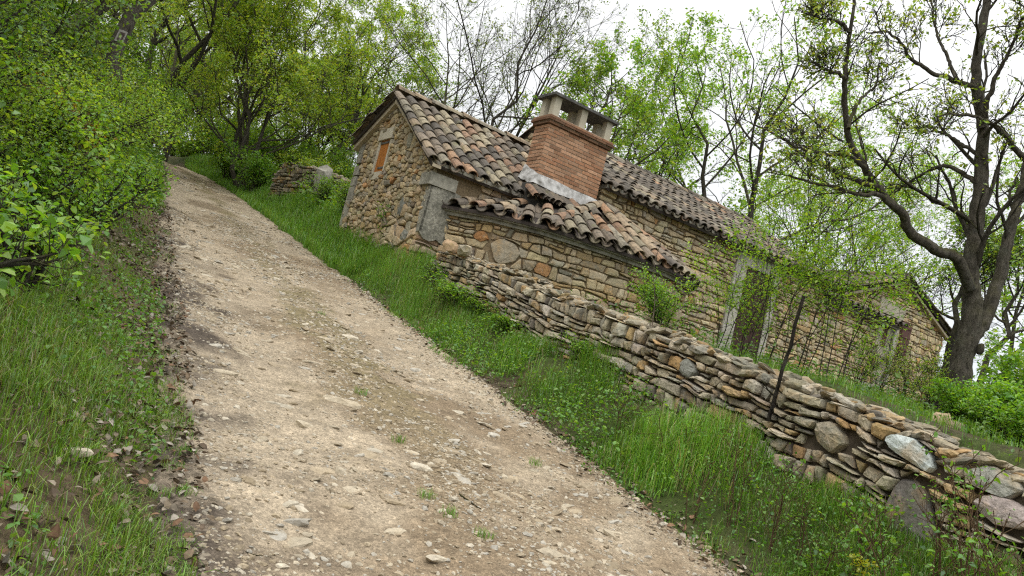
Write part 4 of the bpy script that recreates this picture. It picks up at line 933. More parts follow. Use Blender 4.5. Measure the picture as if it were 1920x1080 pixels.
P2, R2 = grow(r, LP, LW, 10, .4, .95, .26, 8, .17, .22, .98, rk=.38); R2 = np.maximum(R2, .005); tubes(mbt, P2, R2, 5, BARK * 1.2)
P3, R3 = grow(r, P2, R2, 6, .2, .8, .5, 6, .22, .15, .98, minlen=.2); R3 = np.maximum(R3, .0035); tubes(mbt, P3, R3, 4, BARK)
P4, R4 = grow(r, P3, R3, 3, .2, .75, .6, 4, .2, .12, 1., minlen=.1); R4 = np.maximum(R4, .0025); tubes(mbt, P4, R4, 3, BARK)
tip_leaves(mbl, r, P4, 5, .045, (1.05, .98, .9), .03, .62, .5); tip_leaves(mbl, r, P3, 3, .045, (1.05, .98, .9), .03, .6, .5)
tkO = mbt.build('trunk', MAT['bark'], oakr, True); mbl.build('crown', MAT['leaf'], oakr)
mb = MB(); pk = at(1838, 655, 8.32) - ok_; rocks(mb, pk[None], np.array([[.035, .04, .07]]), np.zeros(1), np.array([BARK * 1.1]), 3, True, .1); mb.build('burr', MAT['bark'], tkO, True)

# ------------------------------------------------------------------ trees behind the house
def oak_at(name, px, py, d, top, seed, label, **k):
    b = base(px, py, d); H = at(top[0], top[1], d)[2] - b[2]; k.setdefault('group', None)
    return oak(name, seed, H, loc=b, label=label, **k)
oak_at('oak_tree', 872, 300, 26, (985, -70), 301, 'tall spreading oak almost bare of leaves behind the ridge of the gable block', stems=3, r0=.1, per=2, size=.075, tint=(.7, .66, .8), bare=.4, l1=14, l2=7, l3=6, wide=.58, low=.2, spread=.05)
oak_at('oak_tree', 1075, 300, 24, (1140, 70), 302, 'slender half leafed oak directly behind the brick chimney', r0=.1, per=4, size=.1, tint=(.95, 1, .9), bare=.35, wide=.45, l1=10)
oak_at('oak_tree', 1185, 320, 26, (1225, 120), 303, 'leafy light green oak just right of the chimney, above the long roof', r0=.11, per=6, size=.12, tint=(1.15, 1.25, .85), bare=.2, wide=.5, stems=2)
oak_at('oak_tree', 1300, 370, 30, (1325, 150), 304, 'small rounded bright green oak above the middle of the long roof', r0=.1, per=7, size=.12, tint=(1.05, 1.25, .75), bare=.18, wide=.5, stems=2)
oak_at('oak_tree', 1392, 420, 27, (1440, 55), 305, 'dark forked oak with bright leaves above the long roof, beside the big oak limb', r0=.16, per=6, size=.11, tint=(1.05, 1.2, .8), bare=.25, wide=.55, stems=2, l1=10)
oak_at('oak_tree', 1500, 470, 34, (1540, 300), 306, 'low bushy bright green oak behind the far end of the long roof', r0=.1, per=8, size=.11, tint=(1.15, 1.25, .8), bare=.12, wide=.75, stems=3, low=.12)
oak_at('oak_tree', 1625, 500, 36, (1660, 330), 307, 'bushy bright green oak behind the cross wing roof', r0=.1, per=8, size=.11, tint=(1.1, 1.25, .8), bare=.15, wide=.75, stems=3, low=.12)
oak_at('oak_tree', 1752, 745, 11, (1835, 420), 308, 'thin dark ivy clad tree just left of the big oak trunk', r0=.075, per=3, size=.06, tint=(.8, .9, .8), bare=.4, low=.55, wide=.3, bark=BARK * .6, lean=(0, 0))
oak_at('oak_tree', 1842, 735, 14, (1905, 400), 309, 'thin grey tree just right of the big oak trunk', r0=.075, per=3, size=.08, tint=(1, 1.05, .9), bare=.4, low=.5, wide=.35)
oak_at('oak_tree', 1885, 640, 20, (1905, 330), 310, 'slim leafy tree far down the slope at the right edge', r0=.07, per=5, size=.11, tint=(.9, 1.05, .9), bare=.2, wide=.5)
oak_at('oak_tree', 1730, 560, 34, (1760, 330), 311, 'thin bare branched tree seen between the cross wing and the big oak', r0=.08, per=2, size=.1, tint=(.9, 1, .9), bare=.5, wide=.5, stems=2)
# left of the house
o1 = oak_at('oak_tree', 470, 310, 25, (520, -30), 321, 'many stemmed leafy oak beside the track above the ruined wall', stems=5, bark=BARK * 1.5, r0=.085, per=9, size=.09, tint=(1.35, 1.25, 1.0), bare=.12, low=.15, wide=.6, l1=11, l3=6)
oak_at('oak_tree', 640, 310, 28, (660, -60), 322, 'tall full leafed oak behind the ruined wall and the gable', stems=2, bark=BARK * 1.4, r0=.11, per=9, size=.095, tint=(1.3, 1.25, .95), bare=.15, low=.15, wide=.5, l1=11)
oak_at('oak_tree', 745, 300, 32, (770, 90), 323, 'smaller pale green oak just behind the peak of the gable', r0=.1, per=5, size=.11, tint=(.95, 1, .9), bare=.3, low=.2, wide=.5, stems=2)
oak_at('oak_tree', 575, 300, 30, (595, 130), 324, 'low bright green oak between the ruined wall and the taller oaks', r0=.09, per=9, size=.1, tint=(1.35, 1.3, .9), bare=.08, low=.1, wide=.75, stems=3)
# the wood on the left of the track
def bankpt(s, t): x, y = xy(s, t); return np.array([x, y, float(gz(s, t))])
b = base(205, 165, 14.5); tr = oak('oak_tree', 331, 9.5, loc=b, r0=.16, per=8, size=.085, tint=(.62, .7, .55), bare=.25, low=.55, wide=.42, l1=10, lean=(.06, 0), bark=BARK * 1.4, label='dark leaning oak with a white trail blaze painted on its trunk, left of the track')
trk = next(q for q in tr.children if q.name.startswith('trunk'))
# painted blaze on its trunk
def trunk_hit(tree, py_z):
    me = trk.data; n = 9 * 10; co = np.empty(len(me.vertices) * 3, np.float32); me.vertices.foreach_get('co', co); co = co.reshape(-1, 3)[:n].reshape(10, 9, 3); c = co.mean(1); rad = np.linalg.norm(co - c[:, None], axis=2).mean(1)
    return np.array([np.interp(py_z, c[:, 2], c[:, q]) for q in range(3)]), float(np.interp(py_z, c[:, 2], rad))
zb = at(240, 78, 14.5)[2] - b[2]; c_, rad = trunk_hit(tr, zb); to = unit(cam_o - (b + c_)); to[2] = 0; to = unit(to); azc = math.atan2(to[1], to[0])
def patch(z0, z1, a0, a1, out): 
    th = np.linspace(azc + a0, azc + a1, 7); v = []
    for z in (z0, z1):
        cc, rr = trunk_hit(tr, zb + z); v += [(cc[0] + (rr + out) * math.cos(q), cc[1] + (rr + out) * math.sin(q), zb + z) for q in th]
    return np.array(v), [(i, i + 1, i + 8, i + 7) for i in range(6)]
MAT['paint'] = m_plain('old_white_paint', (.3, .29, .26), .35, 20, .8, .3, (.12, .1, .08), 18, .7); MAT['darkpaint'] = m_plain('dark_worn_paint', (.06, .04, .035), .3, 20, .8)
mb = MB(); mb.add(*patch(-.12, .12, -.5, .5, .012)); mb.build('trail_blaze', MAT['paint'], trk); mb = MB(); mb.add(*patch(-.09, .05, -.28, -.08, .018)); mb.add(*patch(-.09, .05, .1, .3, .018)); mb.add(*patch(.03, .075, -.25, .25, .022)); mb.build('blaze_mark', MAT['darkpaint'], trk)
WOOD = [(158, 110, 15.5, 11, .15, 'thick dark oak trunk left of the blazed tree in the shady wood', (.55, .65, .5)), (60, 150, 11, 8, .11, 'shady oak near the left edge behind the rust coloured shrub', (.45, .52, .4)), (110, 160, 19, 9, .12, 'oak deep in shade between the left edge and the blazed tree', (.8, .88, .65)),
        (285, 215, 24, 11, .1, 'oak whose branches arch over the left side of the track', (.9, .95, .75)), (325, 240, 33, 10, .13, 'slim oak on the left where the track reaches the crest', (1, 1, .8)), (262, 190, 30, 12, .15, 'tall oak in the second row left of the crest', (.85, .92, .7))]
w1 = None
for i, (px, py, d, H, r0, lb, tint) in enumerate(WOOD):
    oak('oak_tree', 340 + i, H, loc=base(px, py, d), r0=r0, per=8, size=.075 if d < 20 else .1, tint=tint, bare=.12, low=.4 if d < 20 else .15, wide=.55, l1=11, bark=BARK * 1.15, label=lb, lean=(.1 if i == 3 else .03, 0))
oak_at('oak_tree', 385, 262, 40, (405, 30), 350, 'far oak standing at the bend beyond the crest of the track', r0=.13, per=7, size=.14, tint=(.95, .98, .85), bare=.2, low=.15, stems=2)
oak_at('oak_tree', 350, 268, 46, (360, 90), 351, 'distant dark oak closing the gap at the top of the track', r0=.13, per=9, size=.16, tint=(.75, .85, .65), bare=.1, low=.1, stems=3, wide=.7)
# farther trees filling the gaps, seen only as background foliage
src = [q for q in scene.objects if q.parent is None and q.name.startswith('oak_tree')]
byl = {q['label']: q for q in src}
bg_a = byl['many stemmed leafy oak beside the track above the ruined wall']; bg_b = byl['tall full leafed oak behind the ruined wall and the gable']
g = rng_(360)
FARL = 'pale leafy oak in the wood beyond the house, half hidden by nearer trees'; FARS = 'oak in the deep wood left of the track, half hidden by nearer foliage'
for px, py, d, sc in ((430, 300, 42, 1.0), (540, 300, 44, 1.0), (690, 310, 46, 1.0), (800, 320, 52, .8), (960, 330, 55, .72), (1240, 380, 48, .65), (1420, 420, 50, .7), (1680, 520, 45, .6), (1800, 560, 42, .55), (1900, 600, 36, .5)):
    dup(bg_a if g.random() < .5 else bg_b, base(px, py, d), g.uniform(0, 6), sc, label=FARL, cat='tree', group='trees in the wood beyond the house')
for px, py, d, sc in ((20, 120, 20, .9), (130, 150, 27, 1.0), (210, 180, 36, 1.1), (-60, 60, 14, .8), (290, 220, 44, 1.1)):
    dup(bg_b if g.random() < .5 else bg_a, base(px, py, d), g.uniform(0, 6), sc, label=FARS, cat='tree', group='trees deep in the wood left of the track')

# ------------------------------------------------------------------ shrubs on the left bank
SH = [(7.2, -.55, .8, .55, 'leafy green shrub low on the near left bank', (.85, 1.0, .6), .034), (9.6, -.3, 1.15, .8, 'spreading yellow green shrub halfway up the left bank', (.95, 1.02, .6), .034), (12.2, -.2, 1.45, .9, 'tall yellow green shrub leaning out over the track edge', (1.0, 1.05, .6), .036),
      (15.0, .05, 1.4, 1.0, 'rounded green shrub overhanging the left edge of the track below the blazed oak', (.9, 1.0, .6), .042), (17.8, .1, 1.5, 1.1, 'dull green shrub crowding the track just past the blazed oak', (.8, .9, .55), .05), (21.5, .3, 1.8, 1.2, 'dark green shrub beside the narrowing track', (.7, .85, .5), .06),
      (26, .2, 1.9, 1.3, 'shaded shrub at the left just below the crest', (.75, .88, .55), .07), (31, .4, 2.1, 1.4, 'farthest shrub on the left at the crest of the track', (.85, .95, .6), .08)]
protos = []
for i, (s, t, H, W, lb, tint, sz) in enumerate(SH):
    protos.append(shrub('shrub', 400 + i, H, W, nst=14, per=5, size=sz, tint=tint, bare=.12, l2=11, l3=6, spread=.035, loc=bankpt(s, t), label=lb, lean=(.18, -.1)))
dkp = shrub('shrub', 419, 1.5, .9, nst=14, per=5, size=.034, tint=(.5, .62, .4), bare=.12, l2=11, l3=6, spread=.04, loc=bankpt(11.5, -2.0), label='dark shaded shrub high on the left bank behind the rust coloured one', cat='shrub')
for px, py, d, sc in ((395, 300, 34, 1.2), (430, 300, 31, 1.0), (470, 305, 29, .9), (520, 300, 30, 1.0), (560, 300, 27, .8), (610, 310, 26, .9), (650, 320, 25, .8), (360, 290, 40, 1.3), (345, 285, 46, 1.4), (500, 300, 38, 1.4), (590, 305, 36, 1.3)):
    dup(protos[7 if sc > 1.1 else 6], base(px, py, d), px * .7, sc, label='leafy undergrowth shrub below the oaks between the crest of the track and the house', cat='shrub', group='undergrowth beyond the ruined wall')
for s, t, sc in ((6.9, -.35, .6), (7.9, -.6, .65), (8.9, -.05, .5), (9.3, -.75, .7), (10.4, -.15, .6), (11.0, -.45, .7), (5.9, -.75, .55), (12.9, .15, .6), (4.9, -.9, .5)):
    dup(protos[1 if t < -.3 else 0], bankpt(s, t), g.uniform(0, 6), sc, label='small scrubby shrub on the grassy lower slope of the left bank', cat='shrub', group='scrub on the lower left bank')
GL = 'leafy shrub among many on the left bank, under the shade of the wood'
for s, t, pi, sc in ((6.4, -1.0, 1, .8), (7.6, -1.3, 2, .75), (8.4, -.75, 2, .7), (5.6, -1.2, 0, .9), (11, -.6, 3, .8), (15.5, -1.6, 3, .8), (10.2, -1.0, 1, .9), (8.6, -1.5, 1, 1.0), (10.8, -1.6, 2, 1.0), (13.4, -1.5, 3, 1.0), (16.2, -1.4, 2, 1.1), (19.2, -1.2, 4, 1.1), (14, -3, 5, 1.2), (18, -3.2, 4, 1.3), (23.5, -1, 5, 1.2), (12, -3.2, 1, 1.1), (9.5, -2.8, 2, 1.0), (28, -1.2, 6, 1.2), (24, -3.5, 5, 1.3), (34, -1.5, 6, 1.3), (37, .2, 7, 1.2), (40, -2, 7, 1.3)):
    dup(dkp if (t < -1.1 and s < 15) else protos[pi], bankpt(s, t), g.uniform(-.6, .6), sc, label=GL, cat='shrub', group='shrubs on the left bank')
for s, t, H, W, lb in ((5.4, -.95, .8, .55, 'bushy green shrub nearest the camera on the left bank'), (6.6, -1.3, 1.0, .6, 'upright green shrub just behind the nearest one on the left bank'), (8.3, -.45, .9, .6, 'low spreading shrub beside the track halfway along the left bank')): shrub('shrub', int(s * 100), H, W, nst=13, per=5, size=.034, tint=(.8, .92, .55), bare=.1, l2=10, l3=6, spread=.035, loc=bankpt(s, t), label=lb)
lowb = shrub('bramble', 420, .55, .42, nst=9, per=3, size=.04, tint=(.75, .95, .6), bare=.1, loc=bankpt(6.2, -.5), label='low green bramble nearest the track on the left bank', cat='bramble', l2=7, l3=4)
g2 = rng_(421)
for s, t in ((5.2, -.75), (6.8, -.9), (7.4, -.25), (8.2, -.2), (8.8, -.9), (9.4, -.1), (5.9, -1.5), (7.0, -1.7), (10.6, .1), (11.6, .2), (8.0, -1.6), (12.8, .3), (4.6, -1.3), (13.8, .45), (6.5, -.1), (4.4, -.5), (3.9, -.9), (5.0, -.2), (7.8, .05), (3.4, -.45), (9.9, -.5), (7.2, -.6), (8.6, .15), (10.2, .3), (6.2, -.35), (11.2, .35), (9.0, -.3), (12.3, .1), (5.6, -.6)):
    dup(lowb, bankpt(s, t), g2.uniform(0, 6), g2.uniform(.7, 1.25), label='low bramble among the grass of the left bank', cat='bramble', group='brambles on the left bank')
RUST = np.array([(.2, .12, .02), (.16, .09, .015), (.13, .13, .02), (.24, .16, .03)])
p = base(48, 300, 6.2); shrub('shrub', 430, max(.8, at(48, 185, 6.2)[2] - p[2]), .42, nst=20, per=8, size=.04, bare=.03, pal=RUST, loc=p, label='rust and yellow coloured shrub near the left edge of the picture', spread=.05, wr=.25)
p = base(20, 200, 8.0); shrub('shrub', 431, 2.2, .8, nst=14, per=8, size=.05, tint=(.62, .72, .5), bare=.05, loc=p, label='fine needled dark green shrub at the left edge above the rust coloured one', spread=.06, wr=.2, flat=.2)
p = base(40, 520, 5.6); shrub('shrub', 432, .75, .45, nst=7, per=3, size=.05, tint=(1.05, 1.15, .7), bare=.15, loc=p, label='small bright leafed bramble beside the bare pale branch', l2=6, l3=3)
# right of the track, up by the ruin
RS_ = [(24.5, 4.1, 1.4, 1.1, 'dark rounded shrub at the right edge of the track beyond the ruined wall', (.7, .9, .55), .07), (28.5, 3.9, 1.5, 1.2, 'dark green shrub at the right of the track near the crest', (.75, .92, .55), .08), (21.8, 5.2, 1.1, .8, 'yellow green shrub growing against the ruined wall', (1, 1, .6), .05)]
for i, (s, t, H, W, lb, tint, sz) in enumerate(RS_): shrub('shrub', 440 + i, H, W, nst=14, per=5, size=sz, tint=tint, bare=.05, l2=10, l3=5, spread=.05, loc=bankpt(s, t), label=lb)
p = base(600, 400, 18.6); shrub('shrub', 445, .8, .7, nst=12, per=4, size=.04, tint=(.7, .85, .6), bare=.1, loc=p, label='scrubby low shrub between the ruined wall and the gable corner', l2=8)
p = base(650, 400, 16.8); shrub('shrub', 446, .75, .6, nst=12, per=4, size=.04, tint=(.8, .92, .6), bare=.1, loc=p, label='low bramble at the left foot of the gable wall', l2=8)
p = base(720, 470, 13.6); shrub('shrub', 447, .9, .3, nst=6, per=3, size=.035, tint=(.7, .9, .6), bare=.2, loc=p, label='thin climbing bramble against the middle of the gable wall', l2=6, l3=4)
p = base(830, 470, 11.2); shrub('shrub', 448, .45, .35, nst=8, per=3, size=.03, tint=(.7, .9, .6), bare=.1, loc=p, label='small bramble at the corner where the dry stone wall meets the house', l2=6, l3=3)

# ------------------------------------------------------------------ saplings and bushes behind the wall
SP = [(1430, 640, 8.6, 2.2, 'feathery light green sapling in front of the brown door, nearest the door', (1, 1.1, .75), 6), (1560, 690, 8.2, 2.1, 'feathery light green sapling right of the dead dark stem', (1.0, 1.1, .75), 6), (1395, 620, 9.2, 1.9, 'thin light green sapling left of the brown door', (1, 1.1, .75), 4), (1360, 600, 9.4, 1.6, 'small airy sapling between the bread oven and the brown door', (1, 1.1, .75), 5), (1490, 660, 9.6, 2.6, 'tallest feathery sapling, between the brown door and the low wing', (.95, 1.08, .75), 7)]
for i, (px, py, d, H, lb, tint, n) in enumerate(SP): shrub('sapling', 460 + i, H, .95, nst=max(3, n - 2), per=9, size=.04, tint=(1.0, 1.15, .75), bare=.1, l2=12, l3=5, spread=.035, flat=.85, loc=base(px, py, d), label=lb, cat='sapling', up=0.02, six=False, r0=.007)
BH = [(1700, 745, 10.5, .75, .6, 'fuzzy pale green bush in front of the cellar window corner', (1.0, .98, .8), .035), (1745, 745, 9.5, .8, .5, 'fuzzy pale bush just left of the big oak trunk', (.95, .98, .8), .035), (1900, 830, 7.0, .5, .5, 'dense green bush right of the big oak trunk', (.8, 1.05, .55), .05), (1915, 730, 9.5, 1.2, .8, 'taller green bush at the right edge behind the wall', (.8, 1.02, .6), .06), (1850, 775, 9.8, .6, .7, 'low green bush close behind the big oak', (.8, 1.05, .55), .05), (1600, 720, 10.5, .7, .6, 'low bush on the terrace under the low wing wall', (.85, 1, .6), .035), (1250, 560, 10.4, .8, .5, 'small green bush in the corner between the bread oven and the long wall', (.85, 1.05, .7), .035)]
for i, (px, py, d, H, W, lb, tint, sz) in enumerate(BH): shrub('bush', 470 + i, H * (1.3 if i in (0, 1, 5) else 1), W, nst=8 if i in (0, 1, 5) else 14, per=3 if i in (0, 1, 5) else 5, size=sz, tint=tint, bare=.4 if i in (0, 1, 5) else .06, r0=.007, l2=9, l3=5, spread=.03, six=False, loc=base(px, py, d), label=lb, cat='bush')
bsh = [q for q in scene.objects if q.parent is None and q.name.startswith('bush')]
for px, py, d, sc in ((1640, 745, 9.2, .7), (1800, 800, 7.6, .75), (1850, 825, 7.2, .7), (1725, 775, 8.0, .5), (1905, 850, 6.0, .6), (1880, 780, 8.4, 1.0)):
    dup(bsh[0] if px < 1780 else bsh[4], base(px, py, d), px * .37, sc, label='small airy bush on the terrace around the foot of the big oak', cat='bush', group='bushes round the oak foot')
# dead dark stem leaning by the wall
def stick(name, pts, d, w0, w1, label, cat, col, seed, nb=0, k=16, ds=None):
    g = rng_(seed); n = len(pts); dd = np.linspace(d[0], d[1], n); W = [at(p[0], p[1], q) for p, q in zip(pts, dd)]; o = np.array(W[0]); P = smooth_path([w - o for w in W], k) + g.normal(0, w0 * .25, (k, 3)); mb = MB(); rr = np.linspace(w0, w1, k)
    tubes(mb, P[None], rr[None], 7, col)
    if nb:
        P2, R2 = grow(g, P[None], rr[None], nb, .15, .9, .16, 6, .15, .1); tubes(mb, P2, np.maximum(R2, .0025), 4, col); P3, R3 = grow(g, P2, R2, 3, .2, .8, .5, 4, .15, 0); tubes(mb, P3, np.maximum(R3, .0018), 3, col)
    ob = mb.build(name, MAT['bark'], None, True, tuple(o)); return tag(ob, label, cat)
stick('dead_stem', [(1425, 850), (1440, 790), (1455, 740), (1475, 670), (1490, 610), (1507, 555)], (6.0, 6.1), .017, .014, 'dark dead stem leaning across the wall in front of the saplings', 'stem', (.035, .03, .026), 1, 10)
stick('dry_stalk', [(1215, 690), (1222, 620), (1228, 560), (1226, 500), (1245, 440)], (7.5, 7.6), .006, .003, 'thin bare brown stem in front of the bread oven wall', 'stem', (.16, .13, .1), 2, 9)
stick('bare_branch', [(-40, 470), (30, 462), (80, 450), (130, 436), (160, 421), (187, 418)], (4.6, 5.4), .012, .007, 'bare pale branch arching out of the left bank', 'branch', (.3, .27, .23), 3, 3)
stick('bare_branch', [(110, 335), (140, 305), (180, 290), (230, 275)], (8.2, 8.6), .016, .008, 'grey bare branch lying in the shrubs of the left bank', 'branch', (.2, .18, .15), 4, 5)

# young plants along the foot of the wall
YP = [(1270, 780, 6.0, .55), (1180, 720, 6.7, .4), (1330, 830, 5.3, .45), (1400, 850, 5.3, .7), (1480, 860, 5.0, .6), (1560, 960, 4.6, .45), (1650, 940, 4.55, .5), (1700, 1000, 4.2, .55), (1780, 980, 4.3, .7), (1840, 960, 4.2, .85), (1890, 990, 4.0, .8), (1860, 1060, 3.7, .6), (1640, 1030, 4.2, .35), (1530, 900, 4.9, .5), (1750, 1060, 3.9, .4), (1930, 1040, 3.8, .8)]
yl = {0: 'leafy seedling at the wall foot below the bread oven', 3: 'upright leafy seedling at the foot of the dead stem', 9: 'tall thin stemmed seedling against the right end of the wall', 8: 'bright leafed seedling in front of the dark upright slab', 10: 'rightmost tall seedling in front of the wall'}
yps = []
for i, (px, py, d, H) in enumerate(YP):
    p = base(px, py, d); lb = yl.get(i, 'young round leafed seedling in the grass below the dry stone wall'); gp = None if i in yl else 'seedlings along the wall foot'
    if i < 5: yps.append(shrub('seedling', 500 + i, H, .22, nst=3, per=2, size=.026, tint=(.6, .85, .5), bare=.15, l2=7, l3=2, loc=p, label=lb, cat='seedling', group=gp, wr=.75, spread=.012, r0=.005, stemc=(.16, .1, .06)))
    else: dup(yps[i % 5], p, g.uniform(0, 6), H / YP[i % 5][3], label=lb, cat='seedling', **({'group': gp} if gp else {}))
for i, (px, py, d, sc) in enumerate([(905, 560, 10.0, 1.0), (965, 580, 9.3, .9), (1030, 600, 8.7, 1.0), (1100, 650, 8.1, .8), (870, 520, 10.4, 1.1), (1010, 545, 9.2, .6), (1160, 600, 7.9, .5), (1240, 640, 7.3, .5)]):
    if i in (2, 5): continue
    dup(lowb, base(px, py, d), g2.uniform(0, 6), (sc * g2.uniform(.7, 1.3), sc * g2.uniform(.7, 1.3), sc * g2.uniform(.35, .6)), label='small bramble sprawling against the upper part of the dry stone wall', cat='bramble', group='brambles against the upper dry stone wall')
# yellow spurge in the grass
p = base(1625, 1010, 4.25); r = rng_(520); mb = MB(); ml = MB(); B = 12; tops = np.c_[r.normal(0, .035, (B, 2)), r.uniform(.3, .4, B)]
tubes(mb, np.stack([np.linspace((0, 0, -.03), q, 5) for q in tops]), np.full((B, 5), .0025), 4, (.1, .14, .03)); C = np.repeat(tops, 12, 0) + r.normal(0, .014, (B * 12, 3)); leaves(ml, r, C, .02, np.array([(.42, .45, .02)]) * r.uniform(.7, 1.1, (len(C), 1)), flat=.8, wr=.9)
sp_ = empty('spurge_plant', p, label='yellow flowered spurge in the grass below the wall', cat='flower'); mb.build('stem', MAT['grass'], sp_); ml.build('flower_head', MAT['leaf'], sp_)

# ------------------------------------------------------------------ ground cover
def blades(mb, r, s, t, h, w, cols, lean=.45, sink=.02):
    x, y = xy(s, t); z = terr(s, t) - sink; B = len(s); az = r.uniform(0, 6.283, B); ln = np.abs(r.normal(0, lean, B)); d = np.stack([np.cos(az), np.sin(az)], 1); sd = np.stack([-np.sin(az), np.cos(az)], 1)
    b = np.c_[x, y, z]; up = np.array([0, 0, 1.]); D3 = np.c_[d, np.zeros(B)]; S3 = np.c_[sd, np.zeros(B)] * (w * .5)[:, None]; hh = h[:, None]; l = ln[:, None]
    m = b + up * hh * .55 + D3 * hh * l * .25; m2 = b + up * hh * (.88 - .1 * l) + D3 * hh * l * .65; tp = b + up * hh * np.maximum(1 - .4 * l, .35) + D3 * hh * l * 1.15
    V = np.stack([b + S3, b - S3, m - S3 * .85, m + S3 * .85, m2 - S3 * .55, m2 + S3 * .55, tp], 1); o = np.arange(B)[:, None] * 7
    c = np.repeat(cols, 7, 0); n0 = mb.n; mb.add(V.reshape(-1, 3), np.concatenate([o + np.array([0, 1, 2, 3]), o + np.array([3, 2, 4, 5])]), c); mb.f.append((o + np.array([5, 4, 6]) + n0, 0))
GR = np.array([(.135, .31, .018), (.165, .36, .02), (.095, .24, .018), (.21, .39, .035), (.22, .31, .06)])
def scatter(r, n, s0, s1, pw=1.0):
    u = r.random(n); return s0 + (s1 - s0) * u ** pw
r = rng_(600); mb = MB()
n = 150000; s = scatter(r, n, 1.2, 12.5, 1.25); t = r.uniform(3.6, 5.3, n); te = t; dens = sm(.55 + .25 * sm((5 - s) / 2) + 1.1 * fbm(s * 1.5, t * 1.5, 71) + .5 * fbm(s * 5, t * 5, 72)) * sm((te - t_right(s) + .12 + .25 * fbm(s * 2, t * 2, 73)) / .3)
kp = (r.random(n) < dens); s, t = s[kp], t[kp]; hN = sm(.5 + .9 * fbm(s * .9, t * .9, 74)); h = (.06 + .34 * hN * sm((t - t_right(s) + .05) / .55)) * r.uniform(.4, 1.35, len(s)) * np.interp(s, [2, 6, 12], [1, 1, 1.1])
blades(mb, r, s, t, h, r.uniform(.003, .0065, len(s)), np.where(r.random((len(s), 1)) < .06 + .16 * sm(fbm(s * 2.5, t * 2.5, 79) * 1.6)[:, None], np.array([[.33, .28, .13]]), GR[r.integers(5, size=len(s))]) * r.uniform(.65, 1.25, (len(s), 1)) * (.72 + .5 * hN)[:, None])
n = 60000; s = scatter(r, n, 12.3, 36, 1.4); t = r.uniform(3.0, 4.9, n); te = t - bend(s); t2 = te; kp = (te > t_right(s) - .1 + .2 * fbm(s * 2, te * 2, 73)) & ((s > 16.5) | (te < 4.75)); s, t = s[kp], t[kp]; h = r.uniform(.08, .32, len(s))
blades(mb, r, s, t, h, r.uniform(.006, .014, len(s)), GR[r.integers(5, size=len(s))] * r.uniform(.75, 1.2, (len(s), 1)))
tag(mb.build('grass', MAT['grass']), 'lush green verge grass between the track and the dry stone wall', 'grass', kind='stuff')
# terrace grass
mb = MB(); n = 60000; s = r.uniform(1, 16, n); t = r.uniform(5.5, 16, n); kp = r.random(n) < sm(.5 + fbm(s, t, 75)); s, t = s[kp], t[kp]
blades(mb, r, s, t, r.uniform(.04, .16, len(s)), r.uniform(.004, .008, len(s)), GR[r.integers(5, size=len(s))] * r.uniform(.7, 1.1, (len(s), 1)))
tag(mb.build('grass', MAT['grass']), 'rough grass on the terrace between the dry stone wall and the house', 'grass', kind='stuff')
# left bank grass
mb = MB(); n = 130000; s = scatter(r, n, 2.0, 16, 1.5); t = t_left(s) + .15 - np.abs(r.normal(0, 1.0, n)) * np.interp(s, [2, 16], [.9, 1.3]); x_ = t_left(s) - t
dens = sm(.3 + 1.2 * fbm(s * 1.3, t * 1.3, 76) + .7 * fbm(s * 4.5, t * 4.5, 77) + .12 * x_ + .1 * sm((6 - s) / 3)) * np.interp(x_, [.3, .9], [.85, 1]) + .12 * sm((4.5 - s) / 2) * sm((x_ + .25) / .5); kp = r.random(n) < dens; s, t, x_ = s[kp], t[kp], x_[kp]
hN = sm(.5 + 1.0 * fbm(s * 1.1, t * 1.1, 78)); h = (.04 + .11 * hN) * r.uniform(.5, 1.3, len(s)) * np.interp(x_, [-.2, .4, 1.5], [.35, .8, 1.2]) * np.interp(s, [2, 3.5, 6], [1.5, 1.25, 1])
blades(mb, r, s, t, h, r.uniform(.002, .005, len(s)), np.where(r.random((len(s), 1)) < .08, np.array([[.27, .22, .12]]), GR[r.integers(5, size=len(s))] * np.array([1, .9, .9])) * r.uniform(.55, 1.25, (len(s), 1)), .6)
n = 40000; s = r.uniform(15, 40, n); t = t_left(s) - np.abs(r.normal(0, 1.5, n)) + bend(s); blades(mb, r, s, t, r.uniform(.08, .3, n), r.uniform(.006, .014, n), GR[r.integers(5, size=n)] * r.uniform(.6, 1.1, (n, 1)))
tag(mb.build('grass', MAT['grass']), 'patchy grass tufts on the left bank among dead leaves', 'grass', kind='stuff')
# low leafy weeds both sides
mb = MB()
n = 26000; s = scatter(r, n, 1.5, 14, 1.3); t = r.uniform(3.75, 5.0, n); kp = r.random(n) < sm(.3 + 1.2 * fbm(s * 1.8, t * 1.8, 81)); s, t = s[kp], t[kp]; x, y = xy(s, t); C = np.c_[x, y, terr(s, t) + r.uniform(.01, .16, len(s)) * sm((t - t_right(s) + .15) / .5)]
kp = C[:, 2] - terr(s, t) > -1; leaves(mb, r, C, .024, leafcol(r, len(C), (.5, .75, .5)), six=True, flat=.7, wr=.7)
n = 16000; s = scatter(r, n, 1.5, 12, 1.2); t = r.uniform(3.9, 5.0, n); kp = r.random(n) < sm(-.1 + 1.9 * fbm(s * 1.1 + 9, t * 1.4, 86)); s, t = s[kp], t[kp]; x, y = xy(s, t); C = np.c_[x, y, terr(s, t) + r.uniform(.03, .26, len(s))]; leaves(mb, r, C, .034, leafcol(r, len(C), (.62, .82, .6)), six=True, flat=.7, wr=.6)
n = 26000; s = scatter(r, n, 2.2, 18, 1.4); t = t_left(s) - np.abs(r.normal(0, 1.1, n)); kp = r.random(n) < sm(.2 + 1.3 * fbm(s * 1.8, t * 1.8, 82)); s, t = s[kp], t[kp]; x, y = xy(s, t); C = np.c_[x, y, terr(s, t) + r.uniform(.01, .13, len(s))]; leaves(mb, r, C, .026, leafcol(r, len(C), (.5, .72, .45)), six=True, flat=.7, wr=.7)
